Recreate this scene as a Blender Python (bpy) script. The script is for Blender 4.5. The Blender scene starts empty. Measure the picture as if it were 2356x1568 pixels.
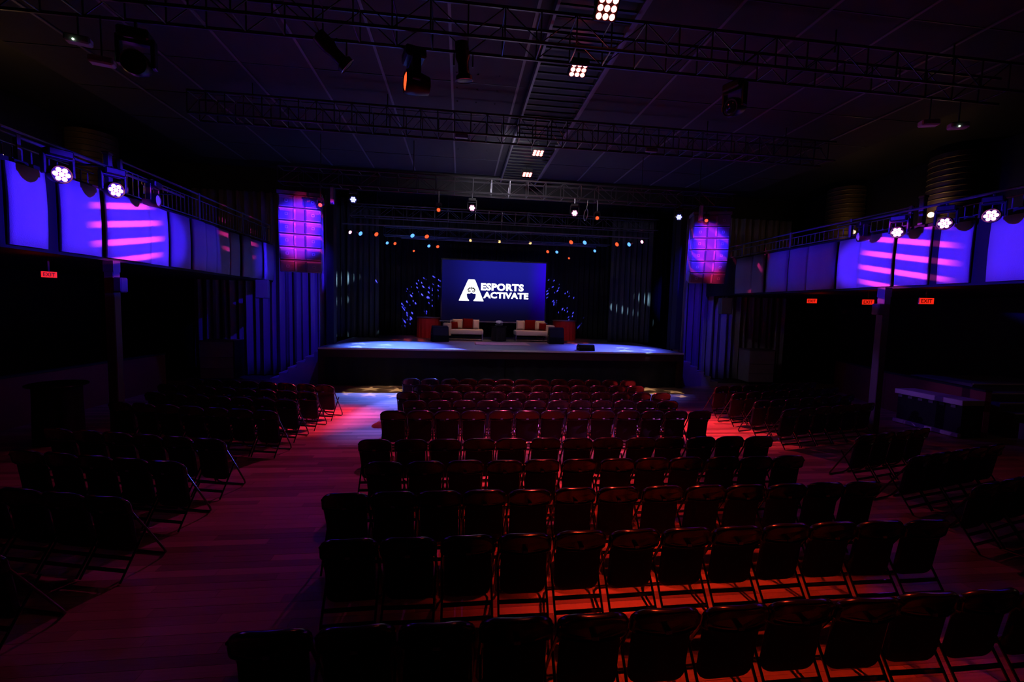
import bpy, math, random
from mathutils import Vector, Matrix, Euler
random.seed(7)
S = bpy.context.scene
COL = S.collection
PI = math.pi

# ------------------------------------------------------------------ camera, world, exposure
F_PX, YAW, PITCH, ROLL, EYE = 1004.06, 0.11994, 0.075066, 0.027663, 2.6258
cam = bpy.data.cameras.new('camera')
cam.sensor_width = 36.0
cam.lens = F_PX / 2356.0 * 36.0
cam.clip_end = 200
cam_o = bpy.data.objects.new('camera', cam)
COL.objects.link(cam_o)
fw = Vector((math.sin(YAW)*math.cos(PITCH), math.cos(YAW)*math.cos(PITCH), -math.sin(PITCH)))
rt = Vector((math.cos(YAW), -math.sin(YAW), 0))
up = rt.cross(fw)
r2 = rt*math.cos(ROLL) + up*math.sin(ROLL)
u2 = up*math.cos(ROLL) - rt*math.sin(ROLL)
cam_o.matrix_world = Matrix(((r2.x, u2.x, -fw.x, 0), (r2.y, u2.y, -fw.y, 0), (r2.z, u2.z, -fw.z, EYE), (0, 0, 0, 1)))
S.camera = cam_o
S.view_settings.view_transform = 'Standard'
S.view_settings.look = 'None'
S.view_settings.exposure = 0.0
S.view_settings.gamma = 1.0
S.view_settings.use_curve_mapping = False
W = bpy.data.worlds.new('world'); S.world = W
W.use_nodes = True
W.node_tree.nodes['Background'].inputs[0].default_value = (0.10, 0.10, 0.16, 1)
W.node_tree.nodes['Background'].inputs[1].default_value = 0.0

# ------------------------------------------------------------------ stage lighting (spots, gobos)
def _m(nt, op, a, b=None, c=None):
    n = nt.nodes.new('ShaderNodeMath'); n.operation = op
    for i, v in enumerate((a, b, c)):
        if v is None: continue
        if isinstance(v, (int, float)): n.inputs[i].default_value = v
        else: nt.links.new(v, n.inputs[i])
    return n.outputs[0]

def gobo_nodes(L, kind, scale=6.0, a=0.0, cut=0.5):
    """breakup pattern in the beam of a spot: kind stars / bars / specks"""
    L.use_nodes = True
    nt = L.node_tree
    em = nt.nodes['Emission']
    tc = nt.nodes.new('ShaderNodeTexCoord')
    sp = nt.nodes.new('ShaderNodeSeparateXYZ'); nt.links.new(tc.outputs['Normal'], sp.inputs[0])
    az = _m(nt, 'ABSOLUTE', sp.outputs[2])
    u0 = _m(nt, 'DIVIDE', sp.outputs[0], az); v0 = _m(nt, 'DIVIDE', sp.outputs[1], az)
    ca, sa = math.cos(a), math.sin(a)
    u = _m(nt, 'SUBTRACT', _m(nt, 'MULTIPLY', u0, ca), _m(nt, 'MULTIPLY', v0, sa))
    v = _m(nt, 'ADD', _m(nt, 'MULTIPLY', u0, sa), _m(nt, 'MULTIPLY', v0, ca))
    us = _m(nt, 'MULTIPLY', u, scale); vs = _m(nt, 'MULTIPLY', v, scale)
    if kind == 'stars':
        row = _m(nt, 'FLOOR', vs)
        us = _m(nt, 'ADD', us, _m(nt, 'MULTIPLY', row, 0.37))
        cu = _m(nt, 'SUBTRACT', _m(nt, 'FRACT', us), 0.5); cv = _m(nt, 'SUBTRACT', _m(nt, 'FRACT', vs), 0.5)
        r = _m(nt, 'SQRT', _m(nt, 'ADD', _m(nt, 'MULTIPLY', cu, cu), _m(nt, 'MULTIPLY', cv, cv)))
        th = _m(nt, 'ADD', _m(nt, 'ARCTAN2', cu, cv), 4*PI/5 + PI/5 + _a(0.3))
        t = _m(nt, 'ABSOLUTE', _m(nt, 'SUBTRACT', _m(nt, 'MODULO', th, 2*PI/5), PI/5))
        R, ri = 0.48, 0.19
        den = _m(nt, 'ADD', _m(nt, 'MULTIPLY', _m(nt, 'SINE', _m(nt, 'SUBTRACT', PI/5, t)), ri), _m(nt, 'MULTIPLY', _m(nt, 'SINE', t), R))
        lim = _m(nt, 'DIVIDE', R*ri*math.sin(PI/5), den)
        f = _m(nt, 'MULTIPLY', _m(nt, 'SUBTRACT', lim, r), 18.0)
    elif kind == 'bars':
        w = _m(nt, 'ABSOLUTE', _m(nt, 'SUBTRACT', _m(nt, 'FRACT', vs), 0.5))
        f = _m(nt, 'MULTIPLY', _m(nt, 'SUBTRACT', 0.25*cut*2, w), 14.0)
    else:
        cb = nt.nodes.new('ShaderNodeCombineXYZ'); nt.links.new(us, cb.inputs[0]); nt.links.new(vs, cb.inputs[1])
        vo = nt.nodes.new('ShaderNodeTexVoronoi'); vo.inputs['Scale'].default_value = 1.0
        nt.links.new(cb.outputs[0], vo.inputs['Vector'])
        f = _m(nt, 'MULTIPLY', _m(nt, 'SUBTRACT', cut, vo.outputs['Distance']), 8.0)
    cl = nt.nodes.new('ShaderNodeClamp'); nt.links.new(f, cl.inputs[0])
    nt.links.new(cl.outputs[0], em.inputs['Strength'])

def _a(x): return x

def spot(name, loc, target, power, color, angle, blend=0.5, size=0.05, gobo=None):
    L = bpy.data.lights.new(name, 'SPOT')
    L.energy = power; L.color = color; L.spot_size = math.radians(angle); L.spot_blend = blend
    L.shadow_soft_size = size
    o = bpy.data.objects.new(name, L); COL.objects.link(o)
    o.location = loc
    d = Vector(target) - Vector(loc)
    o.rotation_euler = d.to_track_quat('-Z', 'Y').to_euler()
    if gobo: gobo_nodes(L, *gobo)
    return o

def bulb(name, loc, power, color, size=0.05):
    L = bpy.data.lights.new(name, 'POINT')
    L.energy = power; L.color = color; L.shadow_soft_size = size
    o = bpy.data.objects.new(name, L); COL.objects.link(o); o.location = loc
    return o

RED = (1, .035, .03); PINK = (1, .05, .16); MAG = (1, .04, .35)
BLUE = (.035, .01, 1); BLU2 = (.10, .16, 1); VIO = (.25, .05, 1); WHT = (1, .85, .6); COOL = (.55, .8, 1); WARM = (1, .36, .12)
# red LED blinders under the catwalk, down on the audience
spot('red_wash', (1.93, 6.05, 6.62), (2.3, 3.0, 0), 900, (1, .05, .012), 34, .7)
spot('red_wash', (1.95, 7.60, 6.62), (1.6, 5.3, 0), 1300, RED, 37, .8)
spot('red_wash', (1.98, 11.7, 6.62), (1.5, 8.4, 0), 2300, PINK, 46, .8)
spot('red_wash', (1.98, 13.5, 6.62), (2.0, 9.9, 0), 2300, PINK, 46, .8)
# aisles
spot('pink_wash', (0.28, 12.3, 5.30), (-3.1, 10.3, 0), 5200, (1, .045, .16), 27, 1)
spot('pink_wide', (0.28, 12.3, 5.30), (-2.6, 8.6, 0), 430, (.85, .03, .36), 62, 1)
spot('pink_wash', (3.24, 12.3, 5.30), (5.6, 9.5, 0), 5200, (1, .045, .09), 30, 1)
spot('pink_wide', (3.24, 12.3, 5.30), (6.0, 7.9, 0), 330, (.9, .03, .24), 60, 1)
spot('pink_fill', (0.28, 12.3, 5.30), (-2.4, 5.0, 0), 150, (.6, .03, .55), 44, 1)
# blue back light over the stage lip onto the left aisle
spot('blue_back', (1.2, 19.3, 4.95), (-1.25, 11.2, 0), 30000, (.07, .11, 1), 15, .6)
# blue LED pars to the house drapes
spot('blue_par', (-2.95, 12.75, 5.30), (-6.6, 16.3, 1.6), 560, BLUE, 60, .8)
spot('blue_par', (6.43, 12.75, 5.30), (9.9, 16.3, 1.0), 420, BLUE, 56, .8)
# balcony heads across the house onto the opposite balcony front and the loudspeakers
spot('blue_cross', (8.7, 7.9, 4.45), (-6.5, 9.05, 3.95), 17000, BLUE, 17.5, .22, .08).scale = (1, .55, 1)   # barn doors
spot('blue_cross', (-5.8, 8.2, 4.45), (9.4, 7.95, 3.92), 14500, BLUE, 19.0, .3, .08).scale = (1, .45, 1)
spot('pink_bars', (8.7, 8.4, 4.35), (-6.5, 9.55, 3.9), 26000, (1, .06, .45), 8.4, .9, .01, ('bars', 46, -.20, .40))
spot('pink_bars', (-5.8, 8.6, 4.35), (9.4, 8.55, 3.8), 26000, (1, .06, .45), 9.0, .9, .01, ('bars', 46, .22, .40))
spot('blue_front', (-1.85, 6.7, 6.0), (-4.45, 13.0, 4.6), 8500, BLUE, 14, .5)
spot('pink_bars', (8.7, 7.0, 4.45), (-4.5, 13.0, 4.6), 16000, (1, .03, .3), 8.0, .7, .01, ('bars', 42, .02, .36))
spot('blue_front', (4.36, 6.6, 5.8), (7.5, 13.0, 4.6), 8000, BLUE, 13.5, .6)
spot('pink_bars', (-5.8, 7.4, 4.45), (7.6, 13.0, 4.6), 12000, (1, .03, .25), 7.5, .7, .01, ('bars', 40, .9, .3))
# balcony heads grazing the backs of the front rows
spot('pink_graze', (8.9, 6.5, 4.3), (2.6, 8.0, .5), 2600, (.62, .12, .75), 18, .8)
spot('pink_graze', (-5.8, 6.9, 4.3), (1.6, 8.4, .5), 1500, (.62, .12, .75), 24, .8)
spot('pink_stripe', (8.7, 7.0, 4.45), (-4.45, 12.8, 4.6), 20000, (1, .02, .16), 9, .8).scale = (.22, 1, 1)
spot('pink_stripe', (-5.8, 7.4, 4.45), (7.6, 12.8, 4.5), 20000, (1, .02, .14), 9, .8).scale = (.22, 1, 1)
spot('violet_cross', (-5.8, 8.6, 4.3), (11.2, 9.0, .7), 1500, (.35, .12, 1), 7, .8)
# blue spill at the balcony rails
spot('blue_spill', (-2.95, 12.4, 5.30), (-6.5, 12.2, 4.0), 260, BLUE, 70, .9)
spot('blue_spill', (6.43, 12.4, 5.30), (9.6, 11.4, 4.0), 240, BLUE, 70, .9)
# white star gobos on the floor in front of the stage and on the lip
spot('star_gobo', (-2.4, 12.5, 5.7), (-2.4, 13.35, 0), 1900, WHT, 21, .3, .01, ('stars', 7.0, .2))
spot('floor_white', (-2.4, 12.5, 5.7), (-2.4, 13.45, 0), 260, (1, .8, .5), 21, .5)
spot('star_gobo', (6.3, 12.5, 5.7), (6.6, 13.5, 0), 1900, WHT, 18, .3, .01, ('stars', 7.0, .2))
spot('floor_white', (6.3, 12.5, 5.7), (6.6, 13.55, 0), 200, (1, .8, .5), 16, .5)
spot('star_gobo', (-2.6, 12.9, 5.4), (-3.1, 15.1, 1.25), 6000, COOL, 24, .5, .01, ('stars', 5.0, .5))
spot('star_gobo', (5.8, 12.9, 5.4), (6.2, 15.1, 1.25), 5500, COOL, 24, .5, .01, ('stars', 5.0, .5))
# stage floor washes
spot('stage_blue', (-2.4, 17.3, 5.15), (-2.2, 15.4, 1.25), 15000, (.07, .14, 1), 52, .9)
spot('stage_blue', (6.76, 17.3, 5.15), (5.6, 15.7, 1.25), 9000, (.08, .10, 1), 58, .9)
spot('stage_blue', (-0.6, 17.3, 5.15), (0.0, 16.0, 1.25), 360, VIO, 62, .9)
spot('stage_blue', (4.91, 17.3, 5.15), (3.4, 16.0, 1.25), 280, VIO, 62, .9)
spot('stage_pink', (-1.32, 17.3, 5.15), (-1.9, 17.9, 1.25), 2600, (1, .08, .08), 24, .4, .01, ('stars', 7, 1.0))
spot('stage_pink', (4.35, 17.3, 5.15), (5.0, 17.6, 1.25), 2600, (1, .08, .08), 24, .4, .01, ('stars', 7, .4))
spot('table_red', (-1.32, 17.5, 5.1), (-1.5, 19.5, 1.7), 80, (1, .10, .10), 34, .6)
spot('table_red', (4.6, 17.5, 5.1), (4.9, 19.5, 1.7), 80, (1, .10, .10), 34, .6)
spot('stage_white', (1.5, 12.8, 5.4), (1.7, 14.45, 1.25), 110, (.85, .8, 1), 34, .9)
# warm top light on the sofas
spot('sofa_top', (0.9, 16.9, 5.35), (0.3, 18.1, 1.6), 260, WARM, 34, .8)
spot('sofa_top', (2.9, 16.9, 5.35), (3.1, 18.1, 1.6), 260, WARM, 34, .8)
spot('sofa_front', (1.6, 12.4, 5.4), (1.7, 18.2, 1.7), 110, (.7, .25, .9), 34, .9)
# cool stars on the wing drapes, blue specks on the back drape
spot('wing_gobo', (7.3, 16.4, 5.2), (-4.35, 18.7, 2.6), 120000, (.3, .55, .75), 14, .5, .01, ('specks', 10, .5, .40))
spot('wing_gobo', (-4.0, 16.4, 5.2), (7.35, 18.7, 2.3), 120000, (.3, .55, .75), 14, .5, .01, ('specks', 10, 1.3, .40))
def beam_roll(o, target, band, squash):
    """turn a beam about its axis so that the wide side of its shutters follows a direction in the room"""
    d = (Vector(target)-o.location).normalized(); x = Vector(band); x = (x-d*x.dot(d)).normalized(); z = -d; y = z.cross(x)
    o.rotation_euler = Matrix((x, y, z)).transposed().to_euler(); o.scale = (1, squash, 1)
beam_roll(spot('blue_specks', (-3.9, 17.0, 5.1), (-2.0, 20.4, 3.05), 110000, (.06, .06, 1), 40, .5, .01, ('specks', 44, .5, .30)), (-2.0, 20.4, 3.05), (.68, 0, .73), .34)
beam_roll(spot('blue_specks', (7.0, 17.0, 5.1), (5.0, 20.4, 3.1), 80000, (.06, .06, 1), 38, .5, .01, ('specks', 44, .9, .29)), (5.0, 20.4, 3.1), (.68, 0, -.73), .30)
spot('truss_glint_fill', (1.21, 10.75, 6.6), (1.6, 12.8, 5.9), 200, (.9, .85, 1), 120, .8)  # added light without a fixture, so the front truss rungs glint
spot('ceiling_bounce', (1.6, 15.2, 1.5), (1.6, 11.8, 7.2), 130, (.75, .6, 1), 95, 1, .6)
# reflected house light high under the ceiling (bounce of the stage) and amber balcony wall lamps are built below

# ------------------------------------------------------------------ mesh helper
class MB:
    def __init__(s): s.v = []; s.f = []; s.m = Matrix.Identity(4)
    def _add(s, vs, fs):
        n = len(s.v)
        s.v += [tuple(s.m @ Vector(v)) for v in vs]
        s.f += [tuple(i+n for i in f) for f in fs]
        return s
    def box(s, x0, x1, y0, y1, z0, z1):
        vs = [(x, y, z) for z in (z0, z1) for y in (y0, y1) for x in (x0, x1)]
        return s._add(vs, [(0, 2, 3, 1), (4, 5, 7, 6), (0, 1, 5, 4), (2, 6, 7, 3), (0, 4, 6, 2), (1, 3, 7, 5)])
    def bbox(s, x0, x1, y0, y1, z0, z1, b):
        """box with all edges chamfered"""
        X, Y, Z = (x0, x1), (y0, y1), (z0, z1); vs = []; idx = {}
        for i in (0, 1):
            for j in (0, 1):
                for k in (0, 1):
                    sx, sy, sz = (b if i == 0 else -b), (b if j == 0 else -b), (b if k == 0 else -b)
                    for ax, d in enumerate(((0, sy, sz), (sx, 0, sz), (sx, sy, 0))):
                        idx[i, j, k, ax] = len(vs); vs.append((X[i]+d[0], Y[j]+d[1], Z[k]+d[2]))
        fs = []
        for i in (0, 1):
            q = [(i, 0, 0, 0), (i, 1, 0, 0), (i, 1, 1, 0), (i, 0, 1, 0)]; fs.append([idx[t] for t in (q if i else q[::-1])])
            q = [(0, i, 0, 1), (0, i, 1, 1), (1, i, 1, 1), (1, i, 0, 1)]; fs.append([idx[t] for t in (q if i else q[::-1])])
            q = [(0, 0, i, 2), (1, 0, i, 2), (1, 1, i, 2), (0, 1, i, 2)]; fs.append([idx[t] for t in (q if i else q[::-1])])
        for i in (0, 1):
            for j in (0, 1):
                q = [(i, j, 0, 0), (i, j, 1, 0), (i, j, 1, 1), (i, j, 0, 1)]; fs.append([idx[t] for t in (q if (i+j) % 2 else q[::-1])])
                q = [(i, 0, j, 0), (i, 1, j, 0), (i, 1, j, 2), (i, 0, j, 2)]; fs.append([idx[t] for t in (q[::-1] if (i+j) % 2 else q)])
                q = [(0, i, j, 1), (1, i, j, 1), (1, i, j, 2), (0, i, j, 2)]; fs.append([idx[t] for t in (q if (i+j) % 2 else q[::-1])])
                for k in (0, 1):
                    t = [idx[i, j, k, 0], idx[i, j, k, 1], idx[i, j, k, 2]]; fs.append(t if (i+j+k) % 2 else t[::-1])
        return s._add(vs, fs)
    def tube(s, pts, r, n=6, closed=False, cap=True):
        pts = [Vector(p) for p in pts]; N = len(pts); rs = r if isinstance(r, (list, tuple)) else [r]*N
        vs = []; a = None
        for i, p in enumerate(pts):
            if closed: t = (pts[(i+1) % N]-pts[i-1]).normalized()
            else: t = (pts[min(i+1, N-1)]-pts[max(i-1, 0)]).normalized()
            if a is None:
                a = t.cross(Vector((0, 0, 1)))
                if a.length < .1: a = t.cross(Vector((1, 0, 0)))
            a = (a-t*a.dot(t)).normalized(); b = t.cross(a)
            for k in range(n):
                th = 2*PI*k/n; q = p+(a*math.cos(th)+b*math.sin(th))*rs[i]; vs.append(tuple(q))
        fs = []
        for i in range(N if closed else N-1):
            j = (i+1) % N
            for k in range(n):
                k2 = (k+1) % n; fs.append((i*n+k, i*n+k2, j*n+k2, j*n+k))
        if not closed and cap: fs += [tuple(range(n))[::-1], tuple(range((N-1)*n, N*n))]
        return s._add(vs, fs)
    def lathe(s, prof, n=16, cap=True):
        """profile of (radius, z) revolved about local z"""
        vs = []; fs = []
        for r, z in prof:
            for k in range(n): vs.append((r*math.cos(2*PI*k/n), r*math.sin(2*PI*k/n), z))
        for i in range(len(prof)-1):
            for k in range(n):
                k2 = (k+1) % n; fs.append((i*n+k, i*n+k2, (i+1)*n+k2, (i+1)*n+k))
        if cap: fs += [tuple(range(n))[::-1], tuple(range((len(prof)-1)*n, len(prof)*n))]
        return s._add(vs, fs)
    def loft(s, rings, cap=True):
        n = len(rings[0]); vs = [v for r in rings for v in r]; fs = []
        for i in range(len(rings)-1):
            for k in range(n):
                k2 = (k+1) % n; fs.append((i*n+k, i*n+k2, (i+1)*n+k2, (i+1)*n+k))
        if cap: fs += [tuple(range(n))[::-1], tuple(range((len(rings)-1)*n, len(rings)*n))]
        return s._add(vs, fs)
    def grid(s, fn, nu, nv):
        vs = [fn(i/nu, j/nv) for j in range(nv+1) for i in range(nu+1)]
        fs = [(j*(nu+1)+i, j*(nu+1)+i+1, (j+1)*(nu+1)+i+1, (j+1)*(nu+1)+i) for j in range(nv) for i in range(nu)]
        return s._add(vs, fs)
    def mesh(s, name, m, smooth=False):
        me = bpy.data.meshes.new(name); me.from_pydata(s.v, [], s.f); me.update()
        if m: me.materials.append(m)
        if smooth:
            for p in me.polygons: p.use_smooth = True
            try: me.set_sharp_from_angle(angle=math.radians(40))
            except Exception: pass
        return me
    def build(s, name, m, parent=None, smooth=False, loc=None, rot=None):
        return put(name, s.mesh(name, m, smooth), parent, loc, rot)

def put(name, me, parent=None, loc=None, rot=None):
    o = bpy.data.objects.new(name, me); COL.objects.link(o)
    if parent is not None: o.parent = parent
    if loc is not None: o.location = loc
    if rot is not None: o.rotation_euler = rot
    return o
def tag(o, label, cat, group=None):
    o['label'] = label; o['category'] = cat
    if group: o['group'] = group
    return o
def thing(name, label, cat, loc=(0, 0, 0), rz=0.0, group=None):
    o = bpy.data.objects.new(name, None); COL.objects.link(o)
    o.empty_display_size = .1; o.location = loc; o.rotation_euler = (0, 0, rz)
    return tag(o, label, cat, group)
def struct(o): o['kind'] = 'structure'; return o
def copy_tree(o, parent=None):
    c = o.copy(); COL.objects.link(c)
    if parent is not None: c.parent = parent
    for ch in KIDS.get(o.name, []): copy_tree(ch, c)
    return c
KIDS = {}
def children_map():
    KIDS.clear()
    for ob in COL.objects:
        if ob.parent is not None: KIDS.setdefault(ob.parent.name, []).append(ob)

# ------------------------------------------------------------------ materials
def mat(name, col, rough=.6, metal=0.0, spec=.5, bump=None, vary=None, emit=None, estr=1.0, sheen=0, scale=(1, 1, 1)):
    m = bpy.data.materials.new(name); m.use_nodes = True
    nt = m.node_tree; b = nt.nodes['Principled BSDF']
    b.inputs['Base Color'].default_value = (*col, 1); b.inputs['Roughness'].default_value = rough
    b.inputs['Metallic'].default_value = metal; b.inputs['Specular IOR Level'].default_value = spec
    if sheen: b.inputs['Sheen Weight'].default_value = sheen
    tc = mp = None
    if bump or vary:
        tc = nt.nodes.new('ShaderNodeTexCoord'); mp = nt.nodes.new('ShaderNodeMapping')
        mp.inputs['Scale'].default_value = scale
        nt.links.new(tc.outputs['Object'], mp.inputs[0])
    if vary:
        sc, amt = vary
        n = nt.nodes.new('ShaderNodeTexNoise'); n.inputs['Scale'].default_value = sc; n.inputs['Detail'].default_value = 5
        nt.links.new(mp.outputs[0], n.inputs['Vector'])
        mx = nt.nodes.new('ShaderNodeMix'); mx.data_type = 'RGBA'
        mx.inputs[6].default_value = (*[c*(1-amt) for c in col], 1); mx.inputs[7].default_value = (*[min(1, c*(1+amt)) for c in col], 1)
        nt.links.new(n.outputs[0], mx.inputs[0]); nt.links.new(mx.outputs[2], b.inputs['Base Color'])
    if bump:
        sc, st = bump
        n = nt.nodes.new('ShaderNodeTexNoise'); n.inputs['Scale'].default_value = sc; n.inputs['Detail'].default_value = 4
        nt.links.new(mp.outputs[0], n.inputs['Vector'])
        bp = nt.nodes.new('ShaderNodeBump'); bp.inputs['Strength'].default_value = st; bp.inputs['Distance'].default_value = .01
        nt.links.new(n.outputs[0], bp.inputs['Height']); nt.links.new(bp.outputs[0], b.inputs['Normal'])
    if emit:
        b.inputs['Emission Color'].default_value = (*emit, 1); b.inputs['Emission Strength'].default_value = estr
    return m

def wood_floor(name, base, w, l, rough=.38, gain=1.0):
    """strip floor: every strip its own tone, grain along x"""
    m = bpy.data.materials.new(name); m.use_nodes = True; nt = m.node_tree; b = nt.nodes['Principled BSDF']
    g = nt.nodes.new('ShaderNodeNewGeometry'); sp = nt.nodes.new('ShaderNodeSeparateXYZ'); nt.links.new(g.outputs['Position'], sp.inputs[0])
    row = _m(nt, 'FLOOR', _m(nt, 'DIVIDE', sp.outputs[1], w))
    col = _m(nt, 'FLOOR', _m(nt, 'ADD', _m(nt, 'DIVIDE', sp.outputs[0], l), _m(nt, 'FRACT', _m(nt, 'MULTIPLY', row, .37))))
    cb = nt.nodes.new('ShaderNodeCombineXYZ'); nt.links.new(row, cb.inputs[0]); nt.links.new(col, cb.inputs[1])
    wn = nt.nodes.new('ShaderNodeTexWhiteNoise'); nt.links.new(cb.outputs[0], wn.inputs['Vector'])
    mp = nt.nodes.new('ShaderNodeMapping'); mp.inputs['Scale'].default_value = (1.2, 22, 1); nt.links.new(g.outputs['Position'], mp.inputs[0])
    n = nt.nodes.new('ShaderNodeTexNoise'); n.inputs['Scale'].default_value = 3; n.inputs['Detail'].default_value = 6; nt.links.new(mp.outputs[0], n.inputs['Vector'])
    f = _m(nt, 'ADD', _m(nt, 'MULTIPLY', wn.outputs['Value'], .75), _m(nt, 'MULTIPLY', n.outputs[0], .45))
    cr = nt.nodes.new('ShaderNodeValToRGB'); nt.links.new(f, cr.inputs[0])
    cr.color_ramp.elements[0].color = (base[0]*.28, base[1]*.26, base[2]*.26, 1); cr.color_ramp.elements[0].position = .1
    cr.color_ramp.elements[1].color = (*base, 1); cr.color_ramp.elements[1].position = .85
    nt.links.new(cr.outputs[0], b.inputs['Base Color'])
    b.inputs['Roughness'].default_value = rough; b.inputs['Specular IOR Level'].default_value = .35
    bp = nt.nodes.new('ShaderNodeBump'); bp.inputs['Strength'].default_value = .15; bp.inputs['Distance'].default_value = .004
    nt.links.new(n.outputs[0], bp.inputs['Height']); nt.links.new(bp.outputs[0], b.inputs['Normal'])
    return m

M = dict(
    floor=wood_floor('oak strip floor', (.52, .30, .17), .11, 1.6),
    subfloor=mat('subfloor', (.06, .04, .03), .8, vary=(3, .3)),
    stagefloor=mat('stage deck', (.105, .105, .112), .5, bump=(60, .3), vary=(2.5, .6), scale=(1, 6, 1)),
    black=mat('flat black paint', (.012, .012, .014), .6, bump=(40, .1)),
    wall=mat('dark wall paint', (.016, .015, .016), .8, bump=(30, .1), vary=(1, .3)),
    ceil=mat('ceiling board', (.034, .030, .034), .8, vary=(4, .25), bump=(20, .1)),
    tbar=mat('ceiling strip', (.15, .14, .15), .5, vary=(3, .2)),
    steel=mat('black truss steel', (.09, .09, .10), .35, .6, bump=(50, .05)),
    rail=mat('painted rail steel', (.17, .16, .19), .4, .3, bump=(50, .05)),
    fixture=mat('fixture housing', (.014, .014, .015), .38, .1, bump=(60, .05)),
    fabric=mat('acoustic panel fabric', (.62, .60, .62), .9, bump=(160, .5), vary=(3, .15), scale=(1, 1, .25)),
    shadefabric=mat('acoustic panel fabric, unlit end', (.30, .30, .36), .9, bump=(160, .5), vary=(3, .15), scale=(1, 1, .25)),  # same panel fabric darkened; the shade of the far end is in its colour
    fascia=mat('balcony fascia', (.006, .006, .007), .7, bump=(30, .1)),
    duct=mat('post grey paint', (.09, .09, .10), .6, vary=(2, .2)),
    velvet=mat('black velour', (.008, .008, .009), .95, bump=(60, .2)),
    backdrape=mat('black back drape', (.012, .012, .013), .95, bump=(60, .2)),
    monitor=mat('monitor coating', (.008, .008, .009), .8, spec=.1, bump=(80, .3)),
    gridgrey=mat('badge metal', (.75, .75, .78), .4, .3, vary=(30, .1)),
    darkglass=mat('dark lens glass', (.02, .015, .03), .12, bump=(40, .02)),
    legs=mat('grey black leg drape', (.045, .045, .045), .9, bump=(60, .2)),
    bluedrape=mat('house drape', (.30, .26, .30), .9, bump=(60, .2)),
    skirt=mat('stage skirt', (.008, .008, .01), .95, bump=(60, .2)),
    maroon=mat('maroon trim', (.03, .006, .008), .5, vary=(3, .3)),
    maroonw=mat('maroon low wall', (.20, .03, .025), .7, vary=(1.5, .3), bump=(20, .1)),
    chairmetal=mat('chair enamel', (.012, .010, .010), .20, 0, .85, bump=(30, .02)),
    chairseat=mat('chair vinyl', (.034, .031, .035), .75, spec=.25, bump=(120, .3)),
    chairtag=mat('chair plate', (.7, .65, .62), .35, .3, vary=(200, .5)),
    sofa=mat('white upholstery', (.40, .37, .34), .85, bump=(90, .3)),
    redcush=mat('dark red velvet', (.10, .002, .003), .9, spec=.1, bump=(90, .3)),
    reddrape=mat('red table drape', (.42, .010, .010), .8, bump=(60, .2)),
    chrome=mat('brushed leg', (.5, .5, .5), .3, .9, bump=(60, .05)),
    rug=mat('woven rug', (.55, .36, .24), .95, vary=(40, .4), bump=(120, .6)),
    flower=mat('white blossom', (.8, .74, .74), .8, vary=(20, .15)),
    cab=mat('array cabinet', (.16, .16, .17), .5, bump=(90, .3)),
    grille=mat('array grille', (.24, .24, .26), .45, .3, bump=(260, .6)),
    lightwood=mat('pale counter edge', (.55, .5, .5), .5, vary=(4, .2)),
    stairs=mat('stair carpet', (.10, .09, .10), .9, bump=(90, .3)),
    tread=mat('stair paint', (.34, .32, .36), .7, vary=(3, .2)),
    nosing=mat('step nosing', (.75, .62, .42), .4, .2, vary=(8, .3)),
    corr=mat('corrugated wall', (.16, .12, .07), .45, .4, bump=(12, .5), scale=(.4, .4, 10)),
    screen_frame=mat('screen frame', (.02, .02, .02), .5, bump=(40, .1)),
    redled=mat('red led', (.3, .02, .02), .4, emit=(1, .13, .11), estr=20, vary=(3, .1)),
    whiteled=mat('pinkish led', (.3, .3, .3), .4, emit=(1, .22, .55), estr=11, vary=(3, .1)),
    blueled=mat('ice blue led', (.1, .2, .3), .4, emit=(.10, .35, 1), estr=1.8, vary=(3, .1)),
    bluled=mat('deep blue led', (.1, .2, .3), .4, emit=(.20, .21, 1), estr=6, vary=(3, .1)),
    orangeled=mat('orange red lens', (.3, .05, .02), .4, emit=(1, .085, .02), estr=1.6, vary=(3, .1)),
    violetled=mat('violet lens', (.1, .05, .3), .3, emit=(.18, .06, .9), estr=.5, vary=(3, .1)),
    goldled=mat('amber lens', (.4, .3, .1), .4, emit=(1, .60, .22), estr=1.6, vary=(3, .1)),
    warmbulb=mat('warm bulb', (.5, .4, .2), .4, emit=(1, .68, .34), estr=6, vary=(3, .1)),
    greenled=mat('green indicator', (.2, .4, .2), .4, emit=(.6, 1, .7), estr=3, vary=(3, .1)),
    exitred=mat('exit sign face', (.3, .01, .01), .4, emit=(1, .022, .008), estr=.85, vary=(9, .1)),
    exitdark=mat('exit letters', (.10, .005, .004), .5, emit=(1, .02, .01), estr=.06, vary=(9, .1)),
    logo=mat('projected white', (.5, .5, .5), .5, emit=(1, 1, 1), estr=2.2, vary=(3, .02)),
    pinkbox=mat('pale beige plastic', (.45, .38, .38), .5, bump=(40, .05)),
)

# ------------------------------------------------------------------ room shell
XL, XR, YB, YF, ZC = -12.2, 15.4, -1.5, 21.2, 7.2
PY = 15.6                                                   # proscenium line
def slab(name, *a, m='wall'): return struct(MB().box(*a).build(name, M[m]))
fl = slab('floor', XL, XR, YB, PY+1, -.25, -.012, m='subfloor')
slab('wall_left', XL-.2, XL, YB, YF+.2, -.25, ZC+.4, m='wall')
slab('wall_right', XR, XR+.2, YB, YF+.2, -.25, ZC+.4, m='wall')
slab('wall_back', XL-.2, XR+.2, YB-.2, YB, -.25, ZC+.4, m='wall')
slab('wall_front', XL-.2, XR+.2, YF, YF+.2, -.25, ZC+.4, m='black')
ce = slab('ceiling', XL, XR, YB, YF, ZC+.05, ZC+.3, m='black')
slab('ceiling', -6.5, 10.0, PY+.45, YF, ZC+.006, ZC+.05, m='black')
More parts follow.
